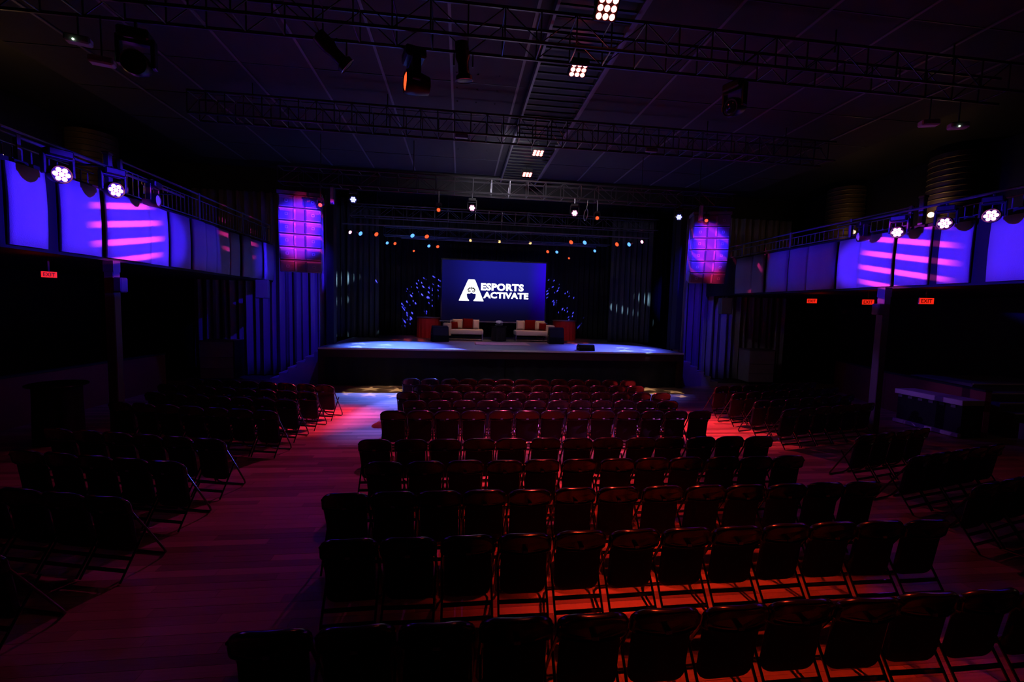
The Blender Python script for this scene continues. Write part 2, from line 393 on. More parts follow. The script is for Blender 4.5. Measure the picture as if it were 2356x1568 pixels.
# floor boards: the ones that show largest single, the others joined
W_, L_ = .11, 1.6
cands = []
y = 1.21
for r in range(int(1.21/W_), int(15.5/W_)):
    off = (r*.37) % 1.0
    c0 = int(math.floor(-9.5/L_)); c1 = int(math.ceil(15.2/L_))
    for c in range(c0, c1+1):
        x0 = (c-off)*L_; x1 = x0+L_
        if x1 < -9 or x0 > 15: continue
        cands.append((r*W_, x0))
def score(c):
    yy, xx = c[0]+.05, c[1]+.8
    if yy < 2.2 or not (-1.35*yy < xx < 1.5*yy): return 0
    vis = 1.0 if (-3.3 < xx < -1.0 or 4.9 < xx < 6.8) else .35
    return vis/yy
cands.sort(key=score, reverse=True)
def board(mb, yy, xx, dz=0): return mb.box(xx+.0012, xx+L_-.0012, yy+.0012, yy+W_-.0012, -.012, dz)
bm = MB().box(.0012, L_-.0012, .0012, W_-.0012, -.012, 0).mesh('floor_board', M['floor'])
rnd = random.Random(3)
for yy, xx in cands[:290]: put('floor_board', bm, fl, (xx, yy, rnd.uniform(-.0012, 0)))
rest = MB()
for yy, xx in cands[290:]: board(rest, yy, xx, rnd.uniform(-.0012, 0))
o = rest.build('floor_boards_far', M['floor'], fl); o['kind'] = 'stuff'
# ceiling boards with lighter cover strips
xs = [-8.35, -7.0, -5.65, -4.3, -2.95, -1.6, -.25, 1.1, 2.7, 4.05, 5.4, 6.75, 8.1, 9.45, 10.8]
ys = [3.2+1.54*i for i in range(9)]
for i in range(len(xs)-1):
    for j in range(len(ys)-1):
        MB().box(0, xs[i+1]-xs[i]-.012, 0, 1.53, 0, .04).build('ceiling_panel', M['ceil'], ce, loc=(xs[i]+.006, ys[j], ZC+rnd.uniform(0, .006)))
for x in xs[1:-1]:
    MB().box(-.025, .025, 0, 12.3, -.018, 0).build('cover_strip', M['tbar'], ce, loc=(x, 3.2, ZC))
for yv in ys[2:]:
    MB().box(-8.3, 10.7, -.008, .008, -.006, 0).build('cross_joint', M['steel'], ce, loc=(0, yv, ZC))
# rivet heads in one row of boards over the house
rv = MB()
for j in range(9):
    for i, xx in enumerate((.05, .5, .95)):
        for b in range(3):
            rv.box(-.15+.42*b-.012, -.15+.42*b+.012, 9.0+.6*j-.012, 9.0+.6*j+.012, ZC-.012, ZC)
rv = rv.build('rivet_heads', M['tbar'], ce); rv['kind'] = 'stuff'
# proscenium: dark flanks behind the house drapes, header above the opening
slab('wall_proscenium', XL, -4.55, PY+.9, PY+1.1, 0, ZC+.05, m='black')
slab('wall_proscenium', 8.3, XR, PY+.9, PY+1.1, 0, ZC+.05, m='black')
slab('trim_1', -4.4, 8.15, PY+.2, PY+.4, 6.55, ZC+.05, m='black')
slab('trim_2', -4.50, -4.27, PY-.1, PY+.25, 1.24, 6.6, m='fascia') ['label'] = 'grey steel column at the left of the stage opening'
slab('trim_3', 8.02, 8.25, PY-.1, PY+.25, 1.24, 6.6, m='fascia')

# ------------------------------------------------------------------ stage
SZ, SY, SX0, SX1 = 1.24, 14.2, -4.4, 7.72
st = thing('stage', 'black stage deck with maroon edge and dark skirt', 'stage', (1.66, 14.2, 0))
st['kind'] = 'structure'
def sp_(mb, name, m): return mb.build(name, M[m], st, loc=(-1.66, -14.2, 0))
sp_(MB().box(SX0, SX1, SY, YF-.05, SZ-.06, SZ), 'deck', 'stagefloor')
sp_(MB().box(SX0, SX1, SY+.02, SY+.10, SZ-.30, SZ-.06), 'edge_board', 'maroon')
sp_(MB().box(SX0+.01, SX1-.01, SY-.012, SY+.02, SZ-.05, SZ+.004), 'lip_highlight', 'gridgrey')  # pale colour stands in for the white highlight along the stage lip
for x in (SX0, SX1-.16): sp_(MB().box(x, x+.16, SY+.02, SY+.3, 0, SZ-.3), 'end_post', 'maroon')
for x0, x1 in ((SX0+.16, 1.52), (1.54, SX1-.16)):
    sp_(MB().grid(lambda u, v: (x0+(x1-x0)*u, SY+.20+.02*math.sin(u*70), v*(SZ-.06)), 160, 1), 'skirt', 'skirt')
sp_(MB().box(SX0, SX0+.05, SY+.3, PY+.9, 0, SZ-.06), 'side_panel', 'skirt')
sp_(MB().box(SX1-.05, SX1, SY+.3, PY+.9, 0, SZ-.06), 'side_panel', 'skirt')

def stairs(label, xs_, sgn, y0):
    t = thing('stage_stairs', label, 'stairs', (xs_, y0+.5, 0), 0)
    n = 6; run = .27
    for k in range(n):
        h = SZ-.02-(k+1)*SZ/(n+1)
        a, b = sgn*run*k, sgn*run*(k+1)
        MB().box(min(a, b), max(a, b), -.5, .55, 0, h).build('step', M['tread'], t)
        MB().box(b-.012, b+.012, -.505, .555, h-.03, h+.006).build('nosing', M['lightwood'], t)
    return t
stairs('blue-lit wooden steps going up to the left end of the stage', SX0-.01, -1, 14.75)
stairs('blue-lit wooden steps going up to the right end of the stage', SX1+.01, 1, 14.75)

# ------------------------------------------------------------------ drapes
def drape(name, label, x0, x1, y, z0, z1, m, folds, amp, group=None, along='x', seed=0, nz=10):
    rr = random.Random(seed); ph = [rr.uniform(0, 6.28) for _ in range(4)]
    n = max(24, int(folds*9))
    def fn(u, v):
        s_ = u*folds*2*PI
        d = amp*(.55*math.sin(s_+ph[0]+.6*math.sin(v*2+ph[1]))+.3*math.sin(s_*.47+ph[2])+.22*math.sin(s_*1.9+ph[3]+v))*(1.15-.35*v)
        a = x0+(x1-x0)*u
        z = z0+(z1-z0)*v
        return (a-(x0+x1)/2, d, z-z0) if along == 'x' else (d, a-(x0+x1)/2, z-z0)
    loc = ((x0+x1)/2, y, z0) if along == 'x' else (y, (x0+x1)/2, z0)
    o = MB().grid(fn, n, nz).build(name, M[m], loc=loc, smooth=True)
    sd = o.modifiers.new('thick', 'SOLIDIFY'); sd.thickness = .012
    return tag(o, label, 'curtain', group)
drape('house_curtain', 'blue-lit pleated curtain left of the stage', -9.2, -4.62, 16.42, .02, 6.4, 'bluedrape', 17, .13, seed=1)
drape('house_curtain', 'blue-lit pleated curtain right of the stage', 8.35, 13.2, 16.42, .02, 6.4, 'bluedrape', 17, .13, seed=2)
drape('leg_curtain', 'dark wing curtain with pale star light, left side of stage', -5.2, -3.35, 18.7, SZ+.01, 6.9, 'legs', 8, .10, seed=3)
drape('leg_curtain', 'dark wing curtain with pale star light, right side of stage', 6.55, 8.5, 18.7, SZ+.01, 6.9, 'legs', 8, .10, seed=4)
drape('back_curtain', 'black back curtain with blue specks, left of the screen', -6.5, 1.6, 20.55, SZ+.01, 6.95, 'backdrape', 34, .11, seed=5)
drape('back_curtain', 'black back curtain with blue specks, right of the screen', 1.65, 10.0, 20.55, SZ+.01, 6.95, 'backdrape', 34, .11, seed=6)

# ------------------------------------------------------------------ screen with logo
SCY = 19.3
def screen_mat():
    m = bpy.data.materials.new('screen picture'); m.use_nodes = True; nt = m.node_tree; b = nt.nodes['Principled BSDF']
    b.inputs['Base Color'].default_value = (.006, .006, .008, 1); b.inputs['Roughness'].default_value = .9; b.inputs['Specular IOR Level'].default_value = .05
    tc = nt.nodes.new('ShaderNodeTexCoord'); sp = nt.nodes.new('ShaderNodeSeparateXYZ'); nt.links.new(tc.outputs['Object'], sp.inputs[0])
    x = _m(nt, 'DIVIDE', sp.outputs[0], 4.56); z = _m(nt, 'DIVIDE', sp.outputs[2], 2.6)      # x -.5..5, z 0..1
    top = nt.nodes.new('ShaderNodeMapRange'); top.interpolation_type = 'SMOOTHSTEP'; nt.links.new(z, top.inputs[0]); top.inputs[1].default_value = .02; top.inputs[2].default_value = .85
    lef = nt.nodes.new('ShaderNodeMapRange'); lef.interpolation_type = 'SMOOTHSTEP'; nt.links.new(x, lef.inputs[0]); lef.inputs[1].default_value = -.5; lef.inputs[2].default_value = -.05; lef.inputs[3].default_value = .30
    edg = nt.nodes.new('ShaderNodeMapRange'); edg.interpolation_type = 'SMOOTHSTEP'; nt.links.new(x, edg.inputs[0]); edg.inputs[1].default_value = .30; edg.inputs[2].default_value = .52
    mid = _m(nt, 'MULTIPLY', top.outputs[0], lef.outputs[0])
    f = _m(nt, 'ADD', _m(nt, 'MULTIPLY', mid, .24), .012)
    f = _m(nt, 'ADD', f, _m(nt, 'MULTIPLY', _m(nt, 'MULTIPLY', edg.outputs[0], _m(nt, 'ADD', top.outputs[0], .12)), .36))
    cb = nt.nodes.new('ShaderNodeCombineXYZ')
    nt.links.new(_m(nt, 'ADD', _m(nt, 'MULTIPLY', f, .03), .0015), cb.inputs[0]); nt.links.new(_m(nt, 'ADD', _m(nt, 'MULTIPLY', _m(nt, 'SUBTRACT', mid, _m(nt, 'MULTIPLY', edg.outputs[0], .9)), .008), .0012), cb.inputs[1]); nt.links.new(f, cb.inputs[2])
    nt.links.new(cb.outputs[0], b.inputs['Emission Color']); b.inputs['Emission Strength'].default_value = 1.0
    return m
sc = thing('projection_screen', 'large blue screen at the back of the stage showing a white logo', 'screen', (1.48, SCY, 2.04))
MB().box(-2.28, 2.28, 0, .03, 0, 2.6).build('screen_surface', screen_mat(), sc)
for a in ((-2.33, -2.28, -.02, .05, -.06, 2.66), (2.28, 2.33, -.02, .05, -.06, 2.66), (-2.28, 2.28, -.02, .05, -.06, 0), (-2.28, 2.28, -.02, .05, 2.6, 2.66)):
    MB().box(*a).build('frame_bar', M['screen_frame'], sc)
for x in (-2.0, 2.0): MB().box(x-.03, x+.03, 0, .06, SZ-2.04, -.06).build('screen_leg', M['steel'], sc)
def text_mesh(name, s, size, offset, m, shear=0.0, align='LEFT', extrude=.004, space=1.0):
    cu = bpy.data.curves.new(name, 'FONT'); cu.body = s; cu.size = size; cu.offset = offset; cu.extrude = extrude; cu.align_x = align; cu.shear = shear; cu.space_character = 1.06
    cu.resolution_u = 3
    ob = bpy.data.objects.new(name, cu); COL.objects.link(ob)
    dg = bpy.context.evaluated_depsgraph_get()
    me = bpy.data.meshes.new_from_object(ob.evaluated_get(dg))
    bpy.data.objects.remove(ob); me.materials.clear(); me.materials.append(m)
    return me
def fit_text(name, s, x0, x1, z0, z1, parent, y, m, offset=.0):
    me = text_mesh(name, s, 1.0, offset, m)
    xs_ = [v.co.x for v in me.vertices]; zs_ = [v.co.y for v in me.vertices]
    sx = (x1-x0)/(max(xs_)-min(xs_)); sz = (z1-z0)/(max(zs_)-min(zs_)); a = min(xs_); c = min(zs_)
    for v in me.vertices: v.co = Vector((x0+(v.co.x-a)*sx, y-v.co.z*.5, z0+(v.co.y-c)*sz))
    me.update(); me.flip_normals()
    return put(name, me, parent)
ox, oz = 1.48, 2.04
fit_text('logo_word', 'ESPORTS', .89-ox, 2.78-ox, 3.37-oz, 3.69-oz, sc, -.006, M['logo'], .046)
fit_text('logo_word', 'ACTIVATE', 1.00-ox, 3.00-ox, 3.03-oz, 3.31-oz, sc, -.006, M['logo'], .046)
def emblem():
    """flat A shaped emblem, an arched opening at its foot with a small face mask above it"""
    x0, z0 = -.06-ox, 2.89-oz; sx, sz = 1.07, .94
    def P(u, v, d=-.006): return (x0+u*sx, d, z0+v*sz)
    L = [(0, .0), (.0, .025), (.355, .97), (.39, 1.0), (.61, 1.0), (.645, .97), (1.0, .025), (1.0, 0.0)]
    arch = [(.60, 0), (.585, .03), (.64, .09), (.675, .18), (.69, .32), (.64, .345), (.57, .34), (.50, .385), (.43, .34), (.36, .345), (.31, .32), (.325, .18), (.36, .09), (.415, .03), (.40, 0)]
    out = L + arch
    mb = MB()
    n = len(out)
    vs = [P(u, v) for u, v in out]+[P(u, v, 0.0) for u, v in out]
    mb._add(vs, [tuple(range(n))])
    mb._add(vs, [(i, (i+1) % n, n+(i+1) % n, n+i) for i in range(n)])
    mb.build('logo_emblem', M['logo'], sc)
    dk = M['screen_frame']
    for sgn in (-1, 1):                                       # brow and eye openings of the mask
        e = MB(); pts = []
        for k in range(10):
            t = k/9; pts.append(P(.5+sgn*(.03+.12*t), .545+.075*math.sin(PI*(.15+.85*t)) - .06*t, -.012))
        e.tube(pts, .028, 5).build('mask_line', dk, sc)
        e = MB(); c = (.5+sgn*.085, .45)
        e.tube([P(c[0]+.045*math.cos(a), c[1]+.03*math.sin(a), -.012) for a in [2*PI*k/10 for k in range(10)]], .018, 5, closed=True).build('mask_line', dk, sc)
    MB().tube([P(.5, .66, -.012), P(.5, .52, -.012)], .022, 5).build('mask_line', dk, sc)
emblem()
bar = MB().box(-2.35, 2.35, -.04, .04, 0, .04).build('screen_ledge', M['chrome'], loc=(1.48, SCY-.35, 1.98))
tag(bar, 'thin shiny rail running along the foot of the screen', 'rail')
for x in (-2.2, 2.2): MB().box(x-.02, x+.02, -.02, .02, SZ-1.98, 0).build('rail_post', M['steel'], bar)

# ------------------------------------------------------------------ furniture on the stage
def rbox(w, d, h, r, n=4, pillow=0.0):
    """upholstered block: rounded corners in plan, crowned top"""
    def ring(z, ins):
        pts = []
        for cx, cy, a0 in ((w/2-r, d/2-r, 0), (-w/2+r, d/2-r, PI/2), (-w/2+r, -d/2+r, PI), (w/2-r, -d/2+r, 1.5*PI)):
            for k in range(n+1):
                a = a0+PI/2*k/n; pts.append((cx+(r-ins)*math.cos(a), cy+(r-ins)*math.sin(a), z))
        return pts
    e = r*.6
    return MB().loft([ring(0, e*.7), ring(e*.4, .1*e), ring(e, 0), ring(h-e, 0), ring(h-e*.4, .1*e), ring(h, e*.7)])
def cushion(w, t, h, seed=0):
    def fn(sgn):
        def g(u, v):
            a, b = u*2-1, v*2-1
            k = max(0, (1-a**4)*(1-b**4))**.5
            ed = 1-.06*(1-abs(a)**3)*abs(b)**2
            return (a*w/2*(1-.05*(1-b*b)), sgn*t/2*k, h/2+b*h/2*ed)
        return g
    return MB().grid(fn(-1), 8, 8).grid(fn(1), 8, 8)
def sofa(label, x, y, mir):
    t = thing('sofa', label, 'sofa', (x, y, SZ))
    s = mir
    rbox(1.50, .82, .20, .08).build('seat', M['sofa'], t, True, (s*.0, 0, .26))
    rbox(.34, .84, .50, .06).build('arm', M['sofa'], t, True, (-s*.73, 0, .20))
    rbox(1.24, .16, .56, .06).build('backrest', M['sofa'], t, True, (-s*.02, .36, .26))
    for lx in (-.68, .72):
        for ly in (-.34, .34):
            MB().tube([(s*lx, ly, 0), (s*lx, ly, .28)], .014, 6).build('leg', M['chrome'], t)
    for ly in (-.34, .34): MB().tube([(-s*.68, ly, .06), (s*.72, ly, .06)], .011, 6).build('leg_rail', M['chrome'], t)
    return t
sofa('white sofa with its arm at the left, left of the round table', .22, 18.3, 1)
sofa('white sofa with its arm at the right, right of the round table', 3.05, 18.3, -1)
def cush(label, x, y, z, w, t_, h, m, rx=.12, rz=0, cat='cushion', nm='cushion', ry=0):
    o = cushion(w, t_, h).build(nm, M[m], loc=(x, y, z), rot=(-rx, ry, rz), smooth=True)
    return tag(o, label, cat)
zt = SZ+.47
cush('white back cushion at the left on the left sofa', -.10, 18.49, zt, .42, .16, .41, 'sofa')
cush('dark red cushion in the middle of the left sofa', .33, 18.47, zt, .43, .14, .44, 'redcush')
cush('white back cushion at the right on the left sofa', .68, 18.51, zt, .28, .14, .40, 'sofa')
cush('small red cushion leaning on the arm of the left sofa', -.20, 18.2, zt, .40, .13, .30, 'redcush', .1, .9)
cush('white back cushion at the left on the right sofa', 2.57, 18.51, zt, .36, .15, .41, 'sofa')
cush('dark red cushion in the middle of the right sofa', 2.99, 18.47, zt, .45, .14, .44, 'redcush')
cush('white back cushion at the right on the right sofa', 3.42, 18.49, zt, .40, .16, .42, 'sofa')
cush('small red cushion leaning on the arm of the right sofa', 3.46, 18.2, zt, .40, .13, .32, 'redcush', .1, -.9)
# side monitors standing at the outer ends of the sofas
def wedge(name, label, x, y, rz, s, tall):
    t = thing(name, label, 'speaker', (x, y, SZ), rz)
    w, d, h = .62*s, .52*s, tall
    pr = [(-d/2, 0), (d/2, 0), (d/2, h*.55), (d*.15, h), (-d*.32, h*.92), (-d/2, h*.35)]
    mb = MB().loft([[(-w/2, a, b) for a, b in pr], [(w/2, a, b) for a, b in pr]]).build('cabinet', M['monitor'], t)
    a, b = Vector((0, -d/2, h*.35)), Vector((0, -d*.32, h*.92)); nrm = Vector((0, -(b.z-a.z), b.y-a.y)).normalized()
    p0, p1 = a+(b-a)*.1+nrm*.012, a+(b-a)*.9+nrm*.012
    g = MB()
    g._add([(-w*.45, p0.y, p0.z), (w*.45, p0.y, p0.z), (w*.45, p1.y, p1.z), (-w*.45, p1.y, p1.z), (-w*.45, p0.y+.03, p0.z), (w*.45, p0.y+.03, p0.z), (w*.45, p1.y+.03, p1.z), (-w*.45, p1.y+.03, p1.z)],
           [(0, 1, 2, 3), (0, 4, 5, 1), (2, 6, 7, 3), (0, 3, 7, 4), (1, 5, 6, 2)])
    g.build('grille', M['velvet'], t)
    for sx in (-1, 1): MB().box(sx*w/2-.01, sx*w/2+.01, -.06, .06, h*.45, h*.5).build('handle', M['steel'], t)
    return t
wedge('floor_monitor', 'black floor monitor standing left of the left sofa', -.78, 17.4, .25, 1.0, .62)
wedge('floor_monitor', 'black floor monitor standing right of the right sofa', 3.86, 17.3, -.05, .95, .66)
wedge('stage_monitor', 'low black monitor wedge on the stage edge, right of centre', 4.33, 14.62, 0, .85, .22)
# round table with bowl of flowers
t = thing('round_table', 'black draped round table between the two sofas', 'table', (1.63, 18.25, SZ))
def skirted(rad, h, folds, amp, n=64):
    def fn(u, v):
        a = u*2*PI; r = rad+amp*(1-v)*math.sin(a*folds)
        return (r*math.cos(a), r*math.sin(a), v*h)
    return MB().grid(fn, n, 4)
skirted(.30, .58, 9, .03).build('cloth', M['velvet'], t, True)
MB().lathe([(.30, .575), (.34, .585), (.34, .605), (.0, .61)], 24).build('tabletop', M['chairmetal'], t, True)
b = MB().lathe([(.05, 0), (.14, .03), (.17, .08), (.165, .08), (.0, .05)], 18, cap=False).build('flower_bowl', M['chrome'], loc=(1.63, 18.25, SZ+.61), smooth=True)
tag(b, 'low bowl of white flowers on the black round table', 'flowers')
rr = random.Random(5)
for k in range(16):
    a = rr.uniform(0, 6.28); r = .15*math.sqrt(rr.random())
    mb = MB(); mb.lathe([(.005, -.045), (.04, -.03), (.055, 0), (.035, .04), (.004, .05)], 8).build('blossom', M['flower'], b, True, (r*math.cos(a), r*math.sin(a), .10+.10*math.sqrt(max(0, 1-(r/.17)**2))), (rr.uniform(-.6, .6), rr.uniform(-.6, .6), 0))
def bar_table(label, x, y):
    t = thing('draped_bar_table', label, 'table', (x, y, SZ))
    skirted(.52, .86, 17, .025, 120).build('drape', M['reddrape'], t, True)
    MB().lathe([(.50, .86), (.545, .865), (.545, .895), (.0, .90)], 28).build('tabletop', M['chrome'], t, True)
bar_table('round table in red drape behind the left sofa', -1.35, 19.6)
bar_table('round table in red drape behind the right sofa', 4.75, 19.6)
rg = MB().box(-1.0, 1.0, -.62, .62, 0, .012).build('rug', M['rug'], loc=(1.62, 16.75, SZ))
tag(rg, 'flat brown woven rug in front of the round table', 'rug')
fr = MB()
for i in range(50):
    for sx in (-1, 1):
        yy = -.61+i*.0249; fr.box(min(sx*1.0, sx*1.05), max(sx*1.0, sx*1.05), yy, yy+.012, 0, .006)
o = fr.build('fringe', M['rug'], rg); o['kind'] = 'stuff'

# ------------------------------------------------------------------ balconies
BL, BR = -6.5, 9.6
def balcony(label, side, x, y_end, panels):
    t = thing('balcony', label, 'balcony', (x, 9, 3.3)); t['kind'] = 'structure'
    o = -1 if side == 'l' else 1
    xo = (XL if side == 'l' else XR)
    def bx(name, m, xa, xb, *r): return MB().box(min(xa, xb)-x, max(xa, xb)-x, r[0]-9, r[1]-9, r[2]-3.3, r[3]-3.3).build(name, M[m], t)
    bx('slab', 'fascia', x+o*.14, xo, YB, y_end, 3.32, 3.62)
    bx('fascia', 'fascia', x+o*.06, x+o*.14, YB, y_end, 3.30, 4.62)
    for i, (ya, yb, dz, dx, rx) in enumerate(panels):
        mb = MB()
        n = 8
        def fn(u, v, sg=1):
            yy = ya+(yb-ya)*u
            bow = .035*math.sin(PI*u)+.02*math.sin(PI*v)
            return (x-o*(dx+bow)-x, yy-9, 3.35+(4.56+dz-3.35)*v-3.3)
        mb.grid(fn, n, 4)
        pn = mb.build('fabric_panel', M['fabric' if ya < 10.31 else 'shadefabric'], t, True)
        sd = pn.modifiers.new('thick', 'SOLIDIFY'); sd.thickness = .05; sd.offset = 1 if o > 0 else -1
    return t
pl = [(7.24, 7.83, -.02, .0, 0), (8.08, 8.87, 0, .0, 0), (8.97, 10.10, 0, .04, 0), (10.13, 10.76, 0, -.03, 0)]
yy = 10.82
rr = random.Random(4)
while yy < 16.0:
    w = rr.choice((.55, .7, .9, .5)); pl.append((yy, min(16.25, yy+w), 0, rr.choice((-.03, 0, .04)), 0)); yy += w+.04
balcony('left balcony with a front of fabric panels', 'l', BL, 16.35, pl)
pr_ = [(4.2, 5.2, 0, 0, 0), (5.3, 6.35, -.02, 0, 0), (6.98, 8.02, 0, .0, 0), (8.76, 9.64, 0, .04, 0), (9.67, 10.3, 0, -.03, 0)]
pr_ = [(4.4, 5.6, -.1, 0, 0), (5.72, 7.02, -.06, 0, 0), (7.30, 7.86, -.04, .0, 0), (8.05, 8.74, -.02, .0, 0), (8.80, 9.62, 0, .04, 0), (9.65, 10.28, 0, -.03, 0)]
yy = 10.34
while yy < 13.6:
    w = rr.choice((.55, .7, .9, .5)); pr_.append((yy, min(16.25, yy+w), 0, rr.choice((-.03, 0, .04)), 0)); yy += w+.04
balcony('right balcony with a front of fabric panels', 'r', BR, 16.35, pr_)
def railing(label, x, y0, y1, z1, posts, parent_loc):
    t = thing('balcony_railing', label, 'railing', (x, y0, 4.62))
    h = z1-4.62
    MB().tube([(0, 0, h), (0, y1-y0, h)], .024, 8).build('handrail', M['rail'], t, True)
    MB().tube([(0, 0, h-.14), (0, y1-y0, h-.14)], .014, 6).build('top_rail', M['rail'], t)
    MB().tube([(0, 0, .04), (0, y1-y0, .04)], .014, 6).build('bottom_rail', M['rail'], t)
    bal = MB().tube([(0, 0, .04), (0, 0, h-.14)], .010, 6).mesh('baluster', M['rail'])
    n = int((y1-y0)/.15)
    for k in range(n): put('baluster', bal, t, (0, .07+k*.15, 0))
    for py in posts:
        MB().box(-.03, .03, py-y0-.03, py-y0+.03, 0, h+.03).build('rail_post', M['rail'], t)
    return t
railing('near blue-lit rail on the left balcony, up to the corner post', BL-.25, 6.2, 9.10, 5.02, (6.25, 7.7), 0)
railing('long rail running from the corner post along the left balcony', BL-.05, 9.42, 16.2, 5.24, (9.46, 12.0, 14.2, 16.1), 0)
railing('near rail on the right balcony with wall lamps behind', BR+.25, 4.6, 8.15, 5.02, (4.65, 6.45), 0)
railing('long dim rail running from the post along the right balcony', BR+.05, 8.5, 16.2, 5.04, (8.55, 10.0, 12.0, 14.2, 16.1), 0)
def cpost(label, x, y, z1):
    o = MB().bbox(-.05, .05, -.05, .05, 0, z1-4.62, .01).build('rail_corner_post', M['rail'], loc=(x, y, 4.62)); tag(o, label, 'post')
    MB().bbox(-.065, .065, -.065, .065, z1-4.62, z1-4.62+.05, .012).build('post_cap', M['rail'], o)
cpost('bright blue corner post where the left rails meet', BL-.06, 9.18, 5.26)
cpost('corner post where the right balcony rails meet', BR+.06, 8.32, 5.18)
# round steel posts beneath the balconies
def post(label, x, y):
    t = thing('support_post', label, 'post', (x, y, 0))
    MB().bbox(-.085, .085, -.085, .085, 0, 3.31, .012).build('shaft', M['duct'], t)
    MB().box(-.14, .14, -.14, .14, 0, .03).build('base_plate', M['steel'], t)
    MB().bbox(.09, .24, -.12, .06, 2.72, 3.0, .02).build('junction_box', M['duct'], t) if x < 0 else MB().bbox(-.24, -.09, -.12, .06, 2.70, 2.95, .02).build('junction_box', M['duct'], t)
    MB().box(-.089, .089, -.089, .089, 3.10, 3.31).build('post_sleeve', M['duct'], t)  # added sleeve; the real post is plain here, its top only lit brighter
post('grey steel post beneath the left balcony', BL+.12-.2, 9.2)
post('grey steel post beneath the right balcony', BR-.2, 8.75)

# balcony back walls of corrugated metal lit by amber wall lamps
slab('wall_left_upper', -10.6, -10.4, YB, 16.3, 3.62, ZC+.04, m='black')
slab('wall_right_upper', 13.6, 13.8, YB, 16.3, 3.62, ZC+.04, m='black')
def column(label, x, y):
    o = MB().lathe([(.55, 0), (.55, 3.4)], 20).build('corrugated_column', M['corr'], loc=(x, y, 3.63), smooth=True); tag(o, label, 'column')
    for k in range(22):
        MB().lathe([(.56, -.02), (.575, 0), (.56, .02)], 20, cap=False).build('rib', M['corr'], o, True, (0, 0, .12+k*.15))
def sconce(label, x, y, z, sx, power):
    t = thing('wall_lamp', label, 'lamp', (x, y, z))
    MB().lathe([(.06, -.03), (.06, 0), (.03, .02)], 12).build('backplate', M['rail'], t, True, rot=(0, PI/2, 0))
    MB().lathe([(.01, -.07), (.055, -.045), (.07, 0), (.055, .045), (.01, .07)], 12).build('globe', M['warmbulb'], t, True, (sx*.10, 0, 0))
    bulb('lamp_glow', (x+sx*.24, y, z+.05), power, (1, .50, .16), .06)
for i, (y, nm) in enumerate(((6.9, 'nearest the camera'), (10.2, 'behind the corner post'), (13.6, 'furthest along the left balcony'))):
    column('amber-lit corrugated column on the left balcony, '+nm, -10.1, y)
for i, (y, nm) in enumerate(((7.6, 'nearest the camera'), (10.6, 'behind the corner post'), (14.0, 'furthest along the right balcony'))):
    column('amber-lit corrugated column on the right balcony, '+nm, 13.2, y)
sconce('small warm wall lamp on the left balcony', -9.45, 10.35, 5.4, 1, 9)
sconce('warm wall lamp on the right balcony, farther along', 12.55, 12.85, 5.36, -1, 3)
sconce('warm wall lamp on the right balcony, nearer the camera', 12.55, 10.5, 5.42, -1, 4)

# ------------------------------------------------------------------ trusses
def truss(label, x0, x1, y, zb, s, pitch, group='lighting trusses', ctop=ZC):
    t = thing('lighting_truss', label, 'truss', (x0, y, zb), 0, group)
    Lx = x1-x0
    for yy in (0, s):
        for zz in (0, s):
            MB().tube([(0, yy, zz), (Lx, yy, zz)], .024, 6).build('chord', M['steel'], t, True)
    rg = MB().tube([(0, 0, 0), (0, s, 0)], .012, 5).mesh('rung', M['steel'])
    rv = MB().tube([(0, 0, 0), (0, 0, s)], .012, 5).mesh('upright', M['steel'])
    n = int(Lx/pitch)
    for k in range(n+1):
        put('rung', rg, t, (k*pitch, 0, 0)); put('rung', rg, t, (k*pitch, 0, s))
        put('upright', rv, t, (k*pitch, 0, 0)); put('upright', rv, t, (k*pitch, s, 0))
    for yy in (0, s): MB().tube([(k*pitch, yy, s*(k % 2)) for k in range(n+1)], .010, 5).build('lacing', M['steel'], t)
    # hanging chains
    for f in (.08, .27, .78, .92):
        MB().tube([(Lx*f, s/2, s), (Lx*f, s/2, ctop-zb)], .012, 5).build('chain', M['steel'], t)
    return t
truss('black lighting truss nearest the camera, across the top of the picture', -6.2, 9.3, 6.47, 6.42, .43, .52)
truss('second black truss from the camera, across the middle of the ceiling', -5.6, 9.0, 9.95, 6.42, .44, .36)
truss('black truss in front of the stage carrying both loudspeaker columns', -4.9, 8.2, 12.6, 5.84, .40, .52)
truss('first black truss over the stage behind the opening', -4.0, 7.6, 16.5, 5.80, .40, .5)
truss('last black truss over the stage, above the screen', -3.1, 6.3, 18.24, 5.42, .36, .5)
pp = MB().tube([(-4.2, 0, 0), (4.2, 0, 0)], .03, 8).build('lighting_pipe', M['rail'], loc=(1.7, 18.95, 5.42), smooth=True); tag(pp, 'blue-lit horizontal pipe just above the screen', 'pipe')
for x in (-3.4, 0, 3.4): MB().tube([(x, 0, 0), (x, 0, 1.86)], .012, 5).build('hanger', M['steel'], pp)
p2 = MB().tube([(-6.0, 0, 0), (6.05, 0, 0)], .03, 8).build('lighting_pipe', M['rail'], loc=(1.55, 17.3, 5.62), smooth=True); tag(p2, 'blue-lit pipe carrying the coloured lamps over the stage', 'pipe')
for x in (-3.4, 0, 3.4): MB().tube([(x, 0, 0), (x, 0, 1.66)], .012, 5).build('hanger', M['steel'], p2)
